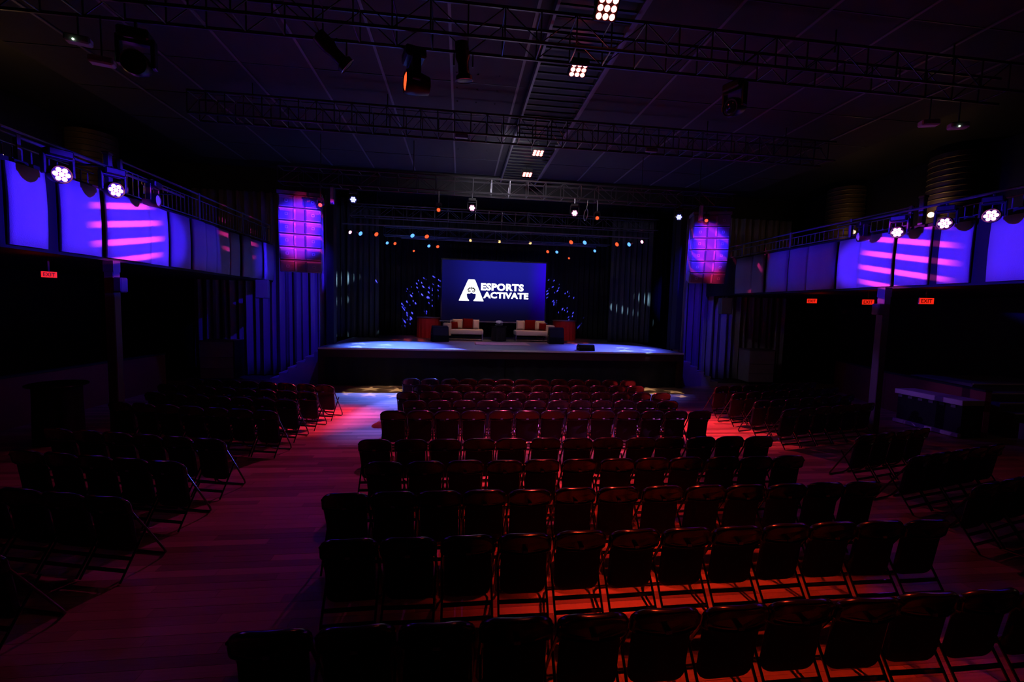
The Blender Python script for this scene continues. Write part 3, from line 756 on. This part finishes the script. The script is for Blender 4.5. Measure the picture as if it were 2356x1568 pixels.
# catwalk hanging below the ceiling along the house
ct = thing('catwalk', 'dark grated catwalk with pale edge rails along the ceiling', 'catwalk', (1.9, 4.0, 6.95))
for x in (-.60, .60): MB().box(x-.022, x+.022, 0, 11.4, -.03, .10).build('edge_rail', M['rail'], ct)
gr = MB().box(-.58, .58, 0, .05, 0, .03).mesh('grate_bar', M['fixture'])
for k in range(44): put('grate_bar', gr, ct, (0, .1+k*.26, 0))
pl_ = MB().box(-.58, .58, 0, 11.4, .10, .13).build('tray', M['black'], ct)
for k in range(5):
    for x in (-.58, .58): MB().tube([(x, .5+k*2.5, .1), (x, .5+k*2.5, .26)], .015, 5).build('hanger', M['steel'], ct)

# ------------------------------------------------------------------ light fixtures
def orient(d): return Vector(d).normalized().to_track_quat('Z', 'Y').to_euler()
def clamp(t, h, m='fixture'):
    MB().box(-.03, .03, -.03, .03, h-.10, h).build('clamp', M[m], t)
def lens_ring(h, n, r, ri, m, z):
    me = MB().lathe([(ri, 0), (ri*.8, .012), (.002, .018)], 10).mesh('led_lens', M[m], True)
    pts = [(0, 0)]+[(r*math.cos(2*PI*k/(n-1)), r*math.sin(2*PI*k/(n-1))) for k in range(n-1)] if n > 1 else [(0, 0)]
    for x, y in pts: put('led_lens', me, h, (x, y, z))
def head_light(name, label, loc, aim, lens='whiteled', s=1.0, n=7, top=.5, hang=True, cat='stage light', group=None, long=1.0):
    """moving head: base under its clamp, U yoke, round head with a lens cluster"""
    t = thing(name, label, cat, loc, 0, group)
    d = Vector(aim)-Vector(loc); yaw = math.atan2(d.x, -d.y)
    k = 1 if hang else -1
    MB().bbox(-.15*s, .15*s, -.12*s, .12*s, k*.30*s-.06*s, k*.30*s+.06*s, .02*s).build('base', M['fixture'], t, rot=(0, 0, yaw))
    y_ = thing_y = MB()
    for sx in (-1, 1): y_.bbox(sx*.165*s-.022*s, sx*.165*s+.022*s, -.05*s, .05*s, min(0, k*.26*s)-.03*s, max(0, k*.26*s)+.03*s, .01*s)
    y_.bbox(-.18*s, .18*s, -.05*s, .05*s, k*.235*s-.02*s, k*.235*s+.02*s, .01*s)
    y_.build('yoke', M['fixture'], t, rot=(0, 0, yaw))
    h = MB().lathe([(.02*s, -.16*s*long), (.10*s, -.14*s*long), (.13*s, -.05*s), (.14*s, .07*s), (.125*s, .105*s), (.115*s, .09*s)], 18).build('head', M['fixture'], t, True, rot=orient(d))
    if n == 1: lens_ring(h, 1, 0, .10*s, lens, .092*s)
    else: lens_ring(h, n, .072*s, .034*s, lens, .092*s)
    if top: MB().tube([(0, 0, k*.34*s), (0, 0, k*(.34*s)+top*k*k)] if hang else [(0, 0, -.36*s), (0, 0, -.36*s-top)], .02, 6).build('clamp', M['steel'], t)
    return t
CAM = (0, 0, 2.63)
def toward(p, k=1.0): return CAM
# left balcony: a pipe in front of the fascia with three heads
for label, x, y0, y1 in (('black pipe with lights along the left balcony front', BL+.42, 6.4, 10.6), ('black pipe with lights along the right balcony front', BR-.42, 5.6, 9.9)):
    p = MB().tube([(0, 0, 0), (0, y1-y0, 0)], .026, 8).build('lighting_pipe', M['steel'], loc=(x, y0, 4.86), smooth=True); tag(p, label, 'pipe')
    for yy in (.3, 2.0, y1-y0-.3): MB().box(-.02 if x > 0 else -.5, .5 if x > 0 else .02, yy-.02, yy+.02, -.03, .0).build('bracket', M['steel'], p)
hl = [(-6.08, 7.55, 4.46, (4, 2, 2.6), 'whiteled', 'pink-white moving head light on the left balcony, nearest the camera'),
      (-6.08, 8.60, 4.50, (5, 2.5, 2.4), 'whiteled', 'pink-white moving head light on the left balcony, second along'),
      (-6.08, 9.60, 4.56, (4, 11.5, 4.4), 'violetled', 'moving head turned sideways with violet lens on the left balcony')]
for x, y, z, a, m, lb in hl: head_light('moving_head', lb, (x, y, z), a, m, 1.0, 7 if m == 'whiteled' else 1, .06)
hr = [(9.18, 6.72, 4.46, (-2, 1, 3.2), 'whiteled', 'pink-white moving head light on the right balcony, nearest the camera'),
      (9.18, 7.46, 4.47, (-2, 1, 2.4), 'whiteled', 'pink-white moving head light on the right balcony, second along'),
      (9.18, 8.36, 4.46, (-1, 3.5, 1.8), 'whiteled', 'pink-white moving head light on the right balcony, third along'),
      (9.18, 9.20, 4.50, (4, 12, 3.9), 'violetled', 'dark moving head turned away, farthest on the right balcony')]
for x, y, z, a, m, lb in hr: head_light('moving_head', lb, (x, y, z), a, m, .9, 7 if m == 'whiteled' else 1, .06)
# truss in front of the stage
fx = [(-2.95, 5.46, 'bluled', 7, 'bright blue LED par on the front truss, left end'), (.28, 5.41, 'whiteled', 7, 'white LED par on the front truss, left of the logo'),
      (3.24, 5.42, 'whiteled', 7, 'white LED par on the front truss, right of the logo'), (6.43, 5.47, 'bluled', 7, 'bright blue LED par on the front truss, right end'),
      (-.65, 5.31, 'orangeled', 1, 'moving head with an orange lens on the front truss, left half'), (3.92, 5.32, 'orangeled', 1, 'moving head with an orange lens on the front truss, right half'),
      (-3.81, 5.27, 'orangeled', 1, 'moving head with a small orange lens beside the left loudspeakers'), (7.30, 5.42, 'orangeled', 1, 'moving head with a small orange lens before the right loudspeakers')]
for x, z, m, n, lb in fx:
    s = .72 if n == 7 else .5
    aim = (x*.3+(.3 if x < 2 else -.3), 0, 2.2) if n == 7 else (x*.6, 5, 2.5)
    head_light('par_light' if n == 7 else 'moving_head', lb, (x, 12.6, z), aim, m, s, n, 5.86-z-.34*s)
for x, z, lb in ((-3.5, 5.5, 'slim blue-lit upright lamp beside the left loudspeaker column'), (7.12, 5.6, 'slim blue-lit upright lamp beside the right loudspeaker column')):
    t = thing('strip_light', lb, 'stage light', (x, 12.6, z-.2))
    MB().bbox(-.05, .05, -.05, .05, 0, .46, .012).build('housing', M['rail'], t); MB().box(-.035, .035, -.056, -.048, .03, .43).build('diffuser', M['fabric'], t)
    MB().tube([(0, 0, .46), (0, 0, 5.86-z+.2)], .014, 6).build('clamp', M['steel'], t)
rg_ = thing('ring_light', 'pink-lit hanging ring bracket on the front truss, right of the logo', 'bracket', (3.58, 12.6, 5.39))
MB().tube([(.07*math.cos(a), 0, .17*math.sin(a)) for a in [2*PI*k/20 for k in range(20)]], .012, 6, closed=True).build('ring', M['chrome'], rg_, True, rot=(0, .25, .5))
MB().tube([(.02, 0, .16), (.05, 0, .48)], .012, 6).build('arm', M['steel'], rg_)
# lamps over the stage, hung from the pipe (x, z, lens)
A17 = [(-4.16, 5.30, 'whiteled', 'small white lamp'), (-3.78, 5.27, 'blueled', 'ice-blue lamp'), (-3.2, 5.27, 'orangeled', 'orange lamp'), (-1.86, 5.28, 'blueled', 'ice-blue lamp'),
       (-1.32, 5.27, 'orangeled', 'orange lamp'), (4.35, 5.31, 'orangeled', 'orange lamp'), (4.91, 5.32, 'blueled', 'ice-blue lamp'), (6.25, 5.31, 'orangeled', 'orange lamp'), (6.76, 5.33, 'blueled', 'ice-blue lamp'), (7.3, 5.46, 'whiteled', 'small white lamp')]
A18 = [(-3.01, 5.14, 'blueled', 'blue lamp'), (-2.7, 5.13, 'orangeled', 'orange lamp'), (-1.94, 4.86, 'orangeled', 'tiny red lamp'), (-1.33, 5.09, 'blueled', 'blue lamp'), (-.97, 5.08, 'orangeled', 'red lamp'),
       (.38, 5.40, 'goldled', 'amber lamp'), (1.59, 5.40, 'goldled', 'amber lamp'), (2.9, 5.40, 'goldled', 'amber lamp'), (3.67, 5.07, 'orangeled', 'red lamp'), (4.07, 5.07, 'blueled', 'blue lamp'), (5.74, 5.19, 'blueled', 'blue lamp'), (4.61, 4.83, 'orangeled', 'tiny red lamp')]
ORD = ['first', 'second', 'third', 'fourth', 'fifth', 'sixth', 'seventh', 'eighth', 'ninth', 'tenth', 'eleventh', 'twelfth', 'thirteenth', 'fourteenth']
def can_light(lb, x, y, z, m, r, ztop):
    t = thing('stage_lamp', lb, 'stage light', (x, y, z), 0)
    d = Vector((1.2-x*.3, 12.5, 1.2))-Vector((x, y, z))
    h = MB().lathe([(r*.55, -r*2.6), (r*.9, -r*2.2), (r, -r*.3), (r*1.12, 0), (r*1.02, .0), (r*.95, -.02)], 14).build('can', M['fixture'], t, True, rot=orient(d))
    MB().lathe([(r*.98, 0), (r*.7, .018), (.002, .026)], 14).build('lens', M[m], h, True, (0, 0, -.012))
    MB().tube([(-r*1.15, 0, 0), (-r*1.15, 0, r*1.6), (r*1.15, 0, r*1.6), (r*1.15, 0, 0)], .01, 5).build('yoke', M['steel'], t)
    MB().tube([(0, 0, r*1.6), (0, 0, ztop-z)], .012, 5).build('clamp', M['steel'], t)
for i, (x, z, m, nm) in enumerate(A17):
    can_light(f'{nm} on the front stage pipe, {ORD[i]} from the left', x, 17.3, z, m, .085 if 'small' not in nm else .065, 5.62)
for i, (x, z, m, nm) in enumerate(A18):
    can_light(f'{nm} in the row above the screen, {ORD[i]} from the left', x, 18.6, z, m, .045 if 'tiny' in nm else .065, 5.42)
# nine-cell red-white LED blinders under the catwalk
for i, (x, y, tilt, lb) in enumerate(((1.93, 6.17, .75, 'nine-cell red-white LED light at the top edge of the picture'), (1.95, 7.70, .35, 'nine-cell red-white LED light second along the catwalk'),
                                      (1.98, 11.8, .16, 'small red-white LED light third along the catwalk'), (1.98, 13.7, .16, 'small red-white LED light farthest along the catwalk'))):
    t = thing('led_panel', lb, 'stage light', (x, y, 6.80), 0)
    h = MB().bbox(-.16, .16, -.16, .16, -.05, .05, .015).build('housing', M['fixture'], t, rot=(-tilt, 0, 0))
    me = MB().lathe([(.04, 0), (.035, -.012), (.003, -.018)], 10).mesh('led_cell', M['redled'], True)
    for a in (-1, 0, 1):
        for b in (-1, 0, 1): put('led_cell', me, h, (a*.095, b*.095, -.05))
    MB().tube([(-.17, 0, 0), (-.17, 0, .12), (.17, 0, .12), (.17, 0, 0)], .012, 5).build('yoke', M['steel'], t)
    MB().tube([(0, 0, .12), (0, 0, .26)], .02, 5).build('clamp', M['steel'], t)
# big moving heads and spots on the near truss
head_light('moving_head', 'large black moving head with an orange lens, hanging top centre', (-.75, 6.9, 5.92), (-4.8, 5.6, 5.9), 'orangeled', 1.25, 1, .10, long=1.3)
head_light('moving_head', 'dark moving head with orange glints, hanging upper right', (4.36, 6.9, 5.98), (1.0, 5.5, 5.0), 'darkglass', 1.05, 1, .10, long=1.2)
head_light('moving_head', 'dark blue-lit moving head hanging at the upper left', (-4.51, 6.9, 5.85), (-3.5, 3, 5.0), 'darkglass', 1.2, 1, .18, long=1.2)
def profile(lb, x, y, z, aim):
    t = thing('spotlight', lb, 'stage light', (x, y, z)); d = Vector(aim)-Vector((x, y, z))
    h = MB().lathe([(.02, -.34), (.10, -.32), (.11, -.12), (.08, -.05), (.085, .10), (.125, .13), (.125, .19), (.118, .185)], 16).build('barrel', M['fixture'], t, True, rot=orient(d))
    MB().lathe([(.127, 0), (.134, .006), (.127, .012)], 20, cap=False).build('rim', M['chrome'], h, True, (0, 0, .185))
    MB().tube([(-.14, 0, 0), (-.14, 0, .2), (.14, 0, .2), (.14, 0, 0)], .014, 6).build('yoke', M['steel'], t)
    MB().tube([(0, 0, .2), (0, 0, 6.45-z)], .016, 6).build('clamp', M['steel'], t)
profile('black spotlight with a bright rim, left of the large moving head', -1.85, 6.9, 6.22, (.5, 8.0, 4.2))
profile('black spotlight with a bright rim, right of the large moving head', -.02, 6.9, 6.22, (.2, 7.3, 4.0))
for x, y, z, lb, g in ((-5.23, 6.9, 6.1, 'pale hanging box with a green light, far upper left', 1), (-4.95, 6.9, 5.85, 'pale slatted hanging box, below the green-lit box at left', 0),
                       (8.55, 6.9, 6.0, 'pale hanging box with a green light, upper right', 1), (7.97, 6.9, 6.0, 'small pale hanging box left of the green-lit box at right', 0)):
    t = thing('hanging_box', lb, 'box', (x, y, z), .3 if x < 0 else -.3)
    MB().bbox(-.14, .14, -.07, .07, -.05, .05, .02).build('case', M['pinkbox'], t)
    if g: MB().lathe([(.014, 0), (.012, .008), (.002, .01)], 8).build('indicator', M['greenled'], t, True, (-.03, -.072, -.03), (PI/2, 0, 0))
    MB().tube([(0, 0, .05), (0, 0, 6.45-z)], .012, 5).build('hanger', M['steel'], t)
for x, y, z, lb in ((-.04, 10.0, 6.36, 'small box light with red and blue glints on the second truss'), (4.34, 10.0, 6.36, 'thin bar light on the second truss, right of the catwalk')):
    t = thing('bar_light', lb, 'stage light', (x, y, z))
    MB().bbox(-.14, .14, -.05, .05, -.035, .035, .01).build('housing', M['rail'], t); MB().box(-.12, .12, -.056, -.048, -.02, .02).build('lens', M['chrome'], t)
    MB().tube([(0, .05, .03), (0, .05, .10)], .012, 5).build('clamp', M['steel'], t)

# ------------------------------------------------------------------ loudspeaker columns
def array(label, x, y, ztop, rz, n=6):
    t = thing('line_array', label, 'speaker', (x, y, ztop), rz)
    MB().box(-.56, .56, -.28, .30, -.09, 0).build('fly_bar', M['grille'], t)
    MB().tube([(0, 0, 0), (0, 0, .24)], .02, 6).build('chain', M['steel'], t)
    z = -.10; tilt = 0.0; yoff = 0
    H = .345
    for k in range(n):
        tilt = -.02-.035*k*(k+1)/2*.5
        c = bpy.data.objects.new('array_box', None)
        mb = MB(); w = .53
        mb.bbox(-w, w, -.10, .42, -H+.012, 0, .012)
        bx = mb.build('array_box', M['cab'], t, loc=(0, -.18+yoff, z), rot=(-tilt, 0, 0))
        for sx in (-1, 1):
            # recessed cone side with a frame and a centre square
            a0, a1 = (sx*.16, sx*.50); lo, hi = min(a0, a1), max(a0, a1)
            MB().bbox(lo, hi, -.118, -.10, -H+.045, -.03, .006).build('woofer_grille', M['grille'], bx)
            cx = (lo+hi)/2; cz = (-H+.015)/2; q = .036
            for b in ((cx-q, cx+q, cz+q-.012, cz+q), (cx-q, cx+q, cz-q, cz-q+.012), (cx-q, cx-q+.012, cz-q, cz+q), (cx+q-.012, cx+q, cz-q, cz+q)):
                MB().box(b[0], b[1], -.126, -.118, b[2], b[3]).build('badge_edge', M['gridgrey'], bx)
            for b in ((lo, hi, -.034, -.022), (lo, hi, -H+.03, -H+.042)): MB().box(b[0], b[1], -.124, -.105, b[2], b[3]).build('grille_rim', M['gridgrey'], bx)
            # horn wing leaning into the centre
            mb = MB(); mb._add([(sx*.155, -.125, -.03), (sx*.01, -.02, -.045), (sx*.01, -.02, -H+.055), (sx*.155, -.125, -H+.035)], [(0, 1, 2, 3) if sx < 0 else (3, 2, 1, 0)])
            wo = mb.build('horn_wing', M['grille'], bx); sd = wo.modifiers.new('thick', 'SOLIDIFY'); sd.thickness = .01
        dz = H*math.cos(tilt); z -= dz; yoff += H*math.sin(-tilt)
    for sx in (-1, 1): MB().tube([(sx*.545, .1, -.05), (sx*.545, .1+yoff*.6, z*.6), (sx*.545, .1+yoff, z)], .012, 5).build('rigging', M['rail'], t)
    return t
array('hanging loudspeaker column left of the stage, lit blue and pink', -4.45, 13.0, 5.62, .22)
array('hanging loudspeaker column right of the stage, lit blue and pink', 7.66, 13.0, 5.72, -.28)

# small loudspeakers and cabinets under the balconies
def box_speaker(lb, x, y, z, rz):
    t = thing('wall_speaker', lb, 'speaker', (x, y, z), rz)
    MB().bbox(-.19, .19, -.16, .16, -.30, .30, .02).build('cabinet', M['cab'], t); MB().box(-.17, .17, -.172, -.158, -.28, .28).build('grille', M['grille'], t)
    MB().tube([(0, .1, .30), (0, .1, 3.40-z)], .02, 6).build('bracket', M['steel'], t)
box_speaker('small loudspeaker hanging before the left curtain', -6.42, 15.2, 3.02, .25)
box_speaker('small dark loudspeaker hanging before the right curtain', 9.75, 15.2, 2.92, -.2)
def cabinet(lb, x, y, rz, h):
    t = thing('equipment_case', lb, 'case', (x, y, 0), rz)
    MB().bbox(-.5, .5, -.35, .35, .10, h, .02).build('body', M['tread'], t)
    for k in (-1, 1):
        for j in (-1, 1): MB().lathe([(.04, -.02), (.05, 0), (.04, .02)], 10).build('wheel', M['fixture'], t, True, (k*.38, j*.26, .05), (0, PI/2, 0))
    for z in (.42, .78): MB().box(-.49, .49, -.36, -.345, z, z+.02).build('seam_strip', M['rail'], t)
    MB().box(-.51, .51, -.36, .36, h-.04, h+.01).build('lid_edge', M['rail'], t)
    MB().box(.5, .53, -.36, .36, .10, h).build('side_panel', M['fixture'], t)
cabinet('tall blue-lit equipment case before the left curtain', -7.75, 15.3, .05, 1.32)
cabinet('dark equipment case before the right curtain', 11.3, 15.4, -.05, 1.32)
# low maroon walls under the balconies
def lowwall(lb, pts, h):
    for i in range(len(pts)-1):
        a, b = Vector((*pts[i], 0)), Vector((*pts[i+1], 0)); d = (b-a); L = d.length; ang = math.atan2(d.y, d.x)
        o = MB().box(0, L, -.06, .06, 0, h).build('low_wall', M['maroonw'], loc=a, rot=(0, 0, ang)); tag(o, lb[i], 'wall')
        o['kind'] = 'structure'
        MB().box(0, L, -.075, .075, h, h+.04).build('wall_cap', M['fascia'], o)
lowwall(['maroon low wall under the right balcony, stage end', 'maroon low wall behind the pale-edged counter'], [(13.6, 14.2), (12.4, 11.2), (11.75, 8.3)], 1.05)
lowwall(['maroon low wall under the left balcony'], [(-8.6, 13.8), (-8.9, 6.0)], 1.0)
# counter with pale edges at the right
t = thing('drinks_counter', 'low dark counter with pale lit edges under the right balcony', 'counter', (11.2, 9.05, 0), 0)
MB().box(-.05, .40, -.72, .72, .03, .74).build('body', M['fixture'], t)
MB().bbox(-.12, .46, -.76, .76, .74, .86, .01).build('top', M['lightwood'], t)
MB().box(-.13, -.05, -.74, .74, .02, .10).build('foot_rail', M['lightwood'], t)
for k in range(6): MB().box(-.07, -.05, -.60+k*.24, -.50+k*.24, .66, .72).build('catch', M['rail'], t)
# carpeted steps with pale nosings, far right
t = thing('side_steps', 'carpeted steps with pale nosings at the far right', 'stairs', (13.6, 7.8, 0))
for k in range(6):
    MB().box(-1.0, 1.78, .29*k, .29*(k+1)+(1.2 if k == 5 else 0), 0, .18*(k+1)).build('step', M['stairs'], t)
    MB().box(-1.0, 1.78, .29*k-.012, .29*k+.02, .18*(k+1)-.02, .18*(k+1)+.006).build('nosing', M['nosing'], t)
bulb('step_light', (14.4, 6.2, 2.6), 2.2, (1, .7, .4), .1)
# cocktail table at the left
t = thing('cocktail_table', 'tall round table with shiny dark top under the left balcony', 'table', (-7.15, 8.65, 0))
MB().lathe([(.40, 1.02), (.42, 1.03), (.42, 1.05), (.40, 1.06)], 28).build('tabletop', M['chairmetal'], t, True)
skirted(.33, 1.02, 8, .03, 64).build('cloth', M['velvet'], t, True)
# exit signs
def exit_sign(lb, x, y, z, rz, s=1.0):
    t = thing('exit_sign', lb, 'exit sign', (x, y, z), rz)
    MB().bbox(-.19*s, .19*s, -.02, .03, -.105*s, .105*s, .008).build('housing', M['fixture'], t)
    MB().box(-.18*s, .18*s, -.026, -.02, -.095*s, .095*s).build('face', M['exitred'], t)
    fit_text('lettering', 'EXIT', -.135*s, .135*s, -.06*s, .06*s, t, -.028, M['exitdark'], .02)
    MB().box(-.012, .012, -.01, .014, .10*s, 3.34-z).build('bracket', M['fascia'], t)
    bulb('exit_glow', (x+.12*math.sin(rz)*0-.0, y-.30, z-.05), .55, (1, .03, .01), .08)
exit_sign('red EXIT sign under the left balcony', -7.4, 8.9, 3.0, .75, .55)
exit_sign('small red EXIT sign farthest along the right balcony', 11.0, 12.6, 3.11, -.75, .72)
exit_sign('red EXIT sign just left of the right post', 10.6, 10.3, 3.04, -.65, .68)
exit_sign('red EXIT sign right of the right post, nearest the camera', 10.6, 8.86, 3.05, -.5, .72)

# ------------------------------------------------------------------ folding chairs
def chair_meshes():
    d = {}
    def line(a, b, t): return tuple(a[i]+(b[i]-a[i])*t for i in range(3))
    f0, f1 = (.235, .02), (-.165, .70)                       # side profile of the main frame: (y, z) foot, top
    pts = []
    w0, w1 = .217, .210
    def py(z): return f0[0]+(f1[0]-f0[0])*(z-f0[1])/(f1[1]-f0[1])
    pts += [(w1, py(.735)+.0, .735), (w1, py(.60), .60), (w0, py(.35), .35), (w0, py(.10), .10), (w0-.012, py(.045), .045), (w0-.05, py(.015)+.01, .013)]
    pts += [(-x, y, z) for x, y, z in pts[::-1]]
    d['front_frame'] = (MB().tube(pts, .0115, 7).mesh('front_frame', M['chairmetal'], True), None)
    d['rear_leg'] = (MB().tube([(0, -.255, .008), (0, -.1, .230), (0, .07, .474)], .0105, 7).mesh('rear_leg', M['chairmetal'], True), [(.206, 0, 0), (-.206, 0, 0)])
    st = MB(); st.box(-.204, .204, -.006, .006, -.016, .016)
    d['stretcher'] = (st.mesh('stretcher', M['chairmetal']), [(0, -.136, .178), (0, -.196, .092)])
    # seat folded up: a padded slab hanging between the frames
    def ring(ins, yoff):
        w, zb, zt, rb, rt = .193-ins, .206+ins, .622-ins, .075, .03
        r = []
        for cx, cz, a0, rad in ((w-rt, zt-rt, 0, rt), (-w+rt, zt-rt, PI/2, rt), (-w+rb, zb+rb, PI, rb), (w-rb, zb+rb, 1.5*PI, rb)):
            for k in range(5):
                a = a0+PI/2*k/4; x, z = cx+rad*math.cos(a), cz+rad*math.sin(a)
                r.append((x, -.062-.055*(z-.21)/.40+yoff, z))
        return r
    d['seat'] = (MB().loft([ring(.022, -.030), ring(.006, -.024), ring(0, -.012), ring(0, .012), ring(.01, .024), ring(.03, .030)]).mesh('seat', M['chairseat'], True), None)
    # curved sheet back with a rolled rim
    def bring(ins, yoff):
        w, zb, zt, rx, rz, rb = .226-ins, .618+ins, .796-ins, .135, .085, .02
        r = []
        def add(x, z): r.append((x, BY(z)+yoff-.058*(1-(x/.222)**2), z+.017*(1-(x/.222)**2)*(1 if z > .7 else 0)))
        for q, (cx, cz, a0, ax, az) in enumerate(((w-rx, zt-rz, 0, rx, rz), (-w+rx, zt-rz, PI/2, rx, rz), (-w+rb, zb+rb, PI, rb, rb), (w-rb, zb+rb, 1.5*PI, rb, rb))):
            for k in range(7):
                t_ = a0+PI/2*k/6; add(cx+ax*math.cos(t_), cz+az*math.sin(t_))
            if q in (0, 2):
                sgn = 1 if q == 0 else -1; lim = w-(rx if q == 0 else rb)
                for f in (.6, .2, -.2, -.6): add(sgn*lim*f, zt if q == 0 else zb)
        return r
    def BY(z): return -.150-.20*(z-.70)
    d['backrest'] = (MB().loft([bring(.036, -.012), bring(.026, -.013), bring(.018, -.021), bring(.011, -.025), bring(.005, -.022), bring(.002, -.014), bring(.0003, -.005), bring(.0003, .005), bring(.002, .014), bring(.006, .021), bring(.014, .024), bring(.03, .024)]).mesh('backrest', M['chairmetal'], True), None)
    zt_ = .652
    d['name_plate'] = (MB().bbox(-.020, .020, -.003, .0, -.010, .010, .0012).mesh('name_plate', M['chairtag']), [(0, BY(zt_)-.058-.016, zt_)])
    return d
CM = chair_meshes()
def make_chair():
    t = bpy.data.objects.new('folding_chair', None); COL.objects.link(t); t.empty_display_size = .1
    for k, (me, locs) in CM.items():
        for l in (locs or [None]):
            o = put(k, me, t, l, (-.22*0+.0, 0, 0))
            if k == 'name_plate': o.rotation_euler = (-.22, 0, 0); o['label'] = 'small pale plate on the back'
    return t
proto = make_chair(); children_map(); first = [True]
def place_chair(x, y, rz, label, group):
    t = proto if first[0] else copy_tree(proto)
    first[0] = False
    t.location = (x, y, 0); t.rotation_euler = (0, 0, rz)
    return tag(t, label, 'chair', group)
CH = {1: [-1.19, -.72, -.22, .24, .71, 1.18, 1.65, 2.12, 2.6, 3.06, 3.52, 4.0, 4.48], 2: [-.84, -.37, .11, .6, 1.06, 1.52, 1.99, 2.47, 2.93, 3.4, 3.87, 4.34],
      3: [-1.08, -.61, -.14, .33, .8, 1.28, 1.75, 2.23, 2.7, 3.17, 3.65, 4.12, 4.59], 4: [-.84, -.36, .11, .58, 1.04, 1.52, 1.99, 2.46, 2.92, 3.39, 3.86, 4.33],
      5: [-1.12, -.66, -.19, .28, .77, 1.24, 1.7, 2.18, 2.65, 3.14, 3.6, 4.07, 4.54], 6: [-1.12, -.64, -.17, .3, .76, 1.25, 1.72, 2.18, 2.67, 3.12, 3.61, 4.08, 4.55],
      7: [-.85, -.38, .09, .57, 1.03, 1.5, 1.99, 2.45, 2.91, 3.41, 3.87, 4.34], 8: [-1.08, -.62, -.17, .28, .74, 1.22, 1.69, 2.18, 2.66, 3.12, 3.61, 4.08, 4.55],
      9: [-.84+.47*i for i in range(12)], 10: [-1.04+.472*i for i in range(13)]}
RY = {1: 11.05, 2: 10.19, 3: 9.33, 4: 8.48, 5: 7.62, 6: 5.97, 7: 5.11, 8: 4.25, 9: 3.39, 10: 2.43}
rc = random.Random(11)
for r in CH:
    for i, x in enumerate(CH[r]):
        place_chair(x, RY[r]+.2+rc.uniform(-.012, .012), rc.uniform(-.03, .03),
                    f'black folding chair, {ORD[i]} from left in {ORD[r-1]} centre row from the stage', 'centre block of folding chairs')
LROWS = [(-2.99, 10.08, 8), (-3.10, 9.27, 8), (-3.22, 8.50, 7), (-3.24, 7.65, 7), (-3.29, 6.08, 6), (-3.30, 5.24, 5), (-3.24, 4.31, 5), (-3.45, 3.42, 3)]
a = .235
for r, (x, y, n) in enumerate(LROWS):
    for i in range(n):
        jx = rc.uniform(-.006, .006)
        px, py_ = x-.446*i+jx, y+.108*i
        place_chair(px+.2*math.sin(a), py_+.2*math.cos(a), -a+rc.uniform(-.03, .03), f'black folding chair, {ORD[i]} from the aisle in {ORD[r]} left row from the stage', 'left block of folding chairs')
RROWS = [(6.66, 10.25, 8), (6.58, 9.42, 8), (6.54, 8.58, 7), (6.56, 7.77, 6), (6.44, 6.03, 4), (6.26, 5.07, 5), (6.05, 4.15, 4), (6.1, 3.3, 3)]
for r, (x, y, n) in enumerate(RROWS):
    for i in range(n):
        px, py_ = x+.446*i+rc.uniform(-.006, .006), y+.106*i
        place_chair(px-.2*math.sin(a), py_+.2*math.cos(a), a+rc.uniform(-.03, .03), f'black folding chair, {ORD[i]} from the aisle in {ORD[r]} right row from the stage', 'right block of folding chairs')
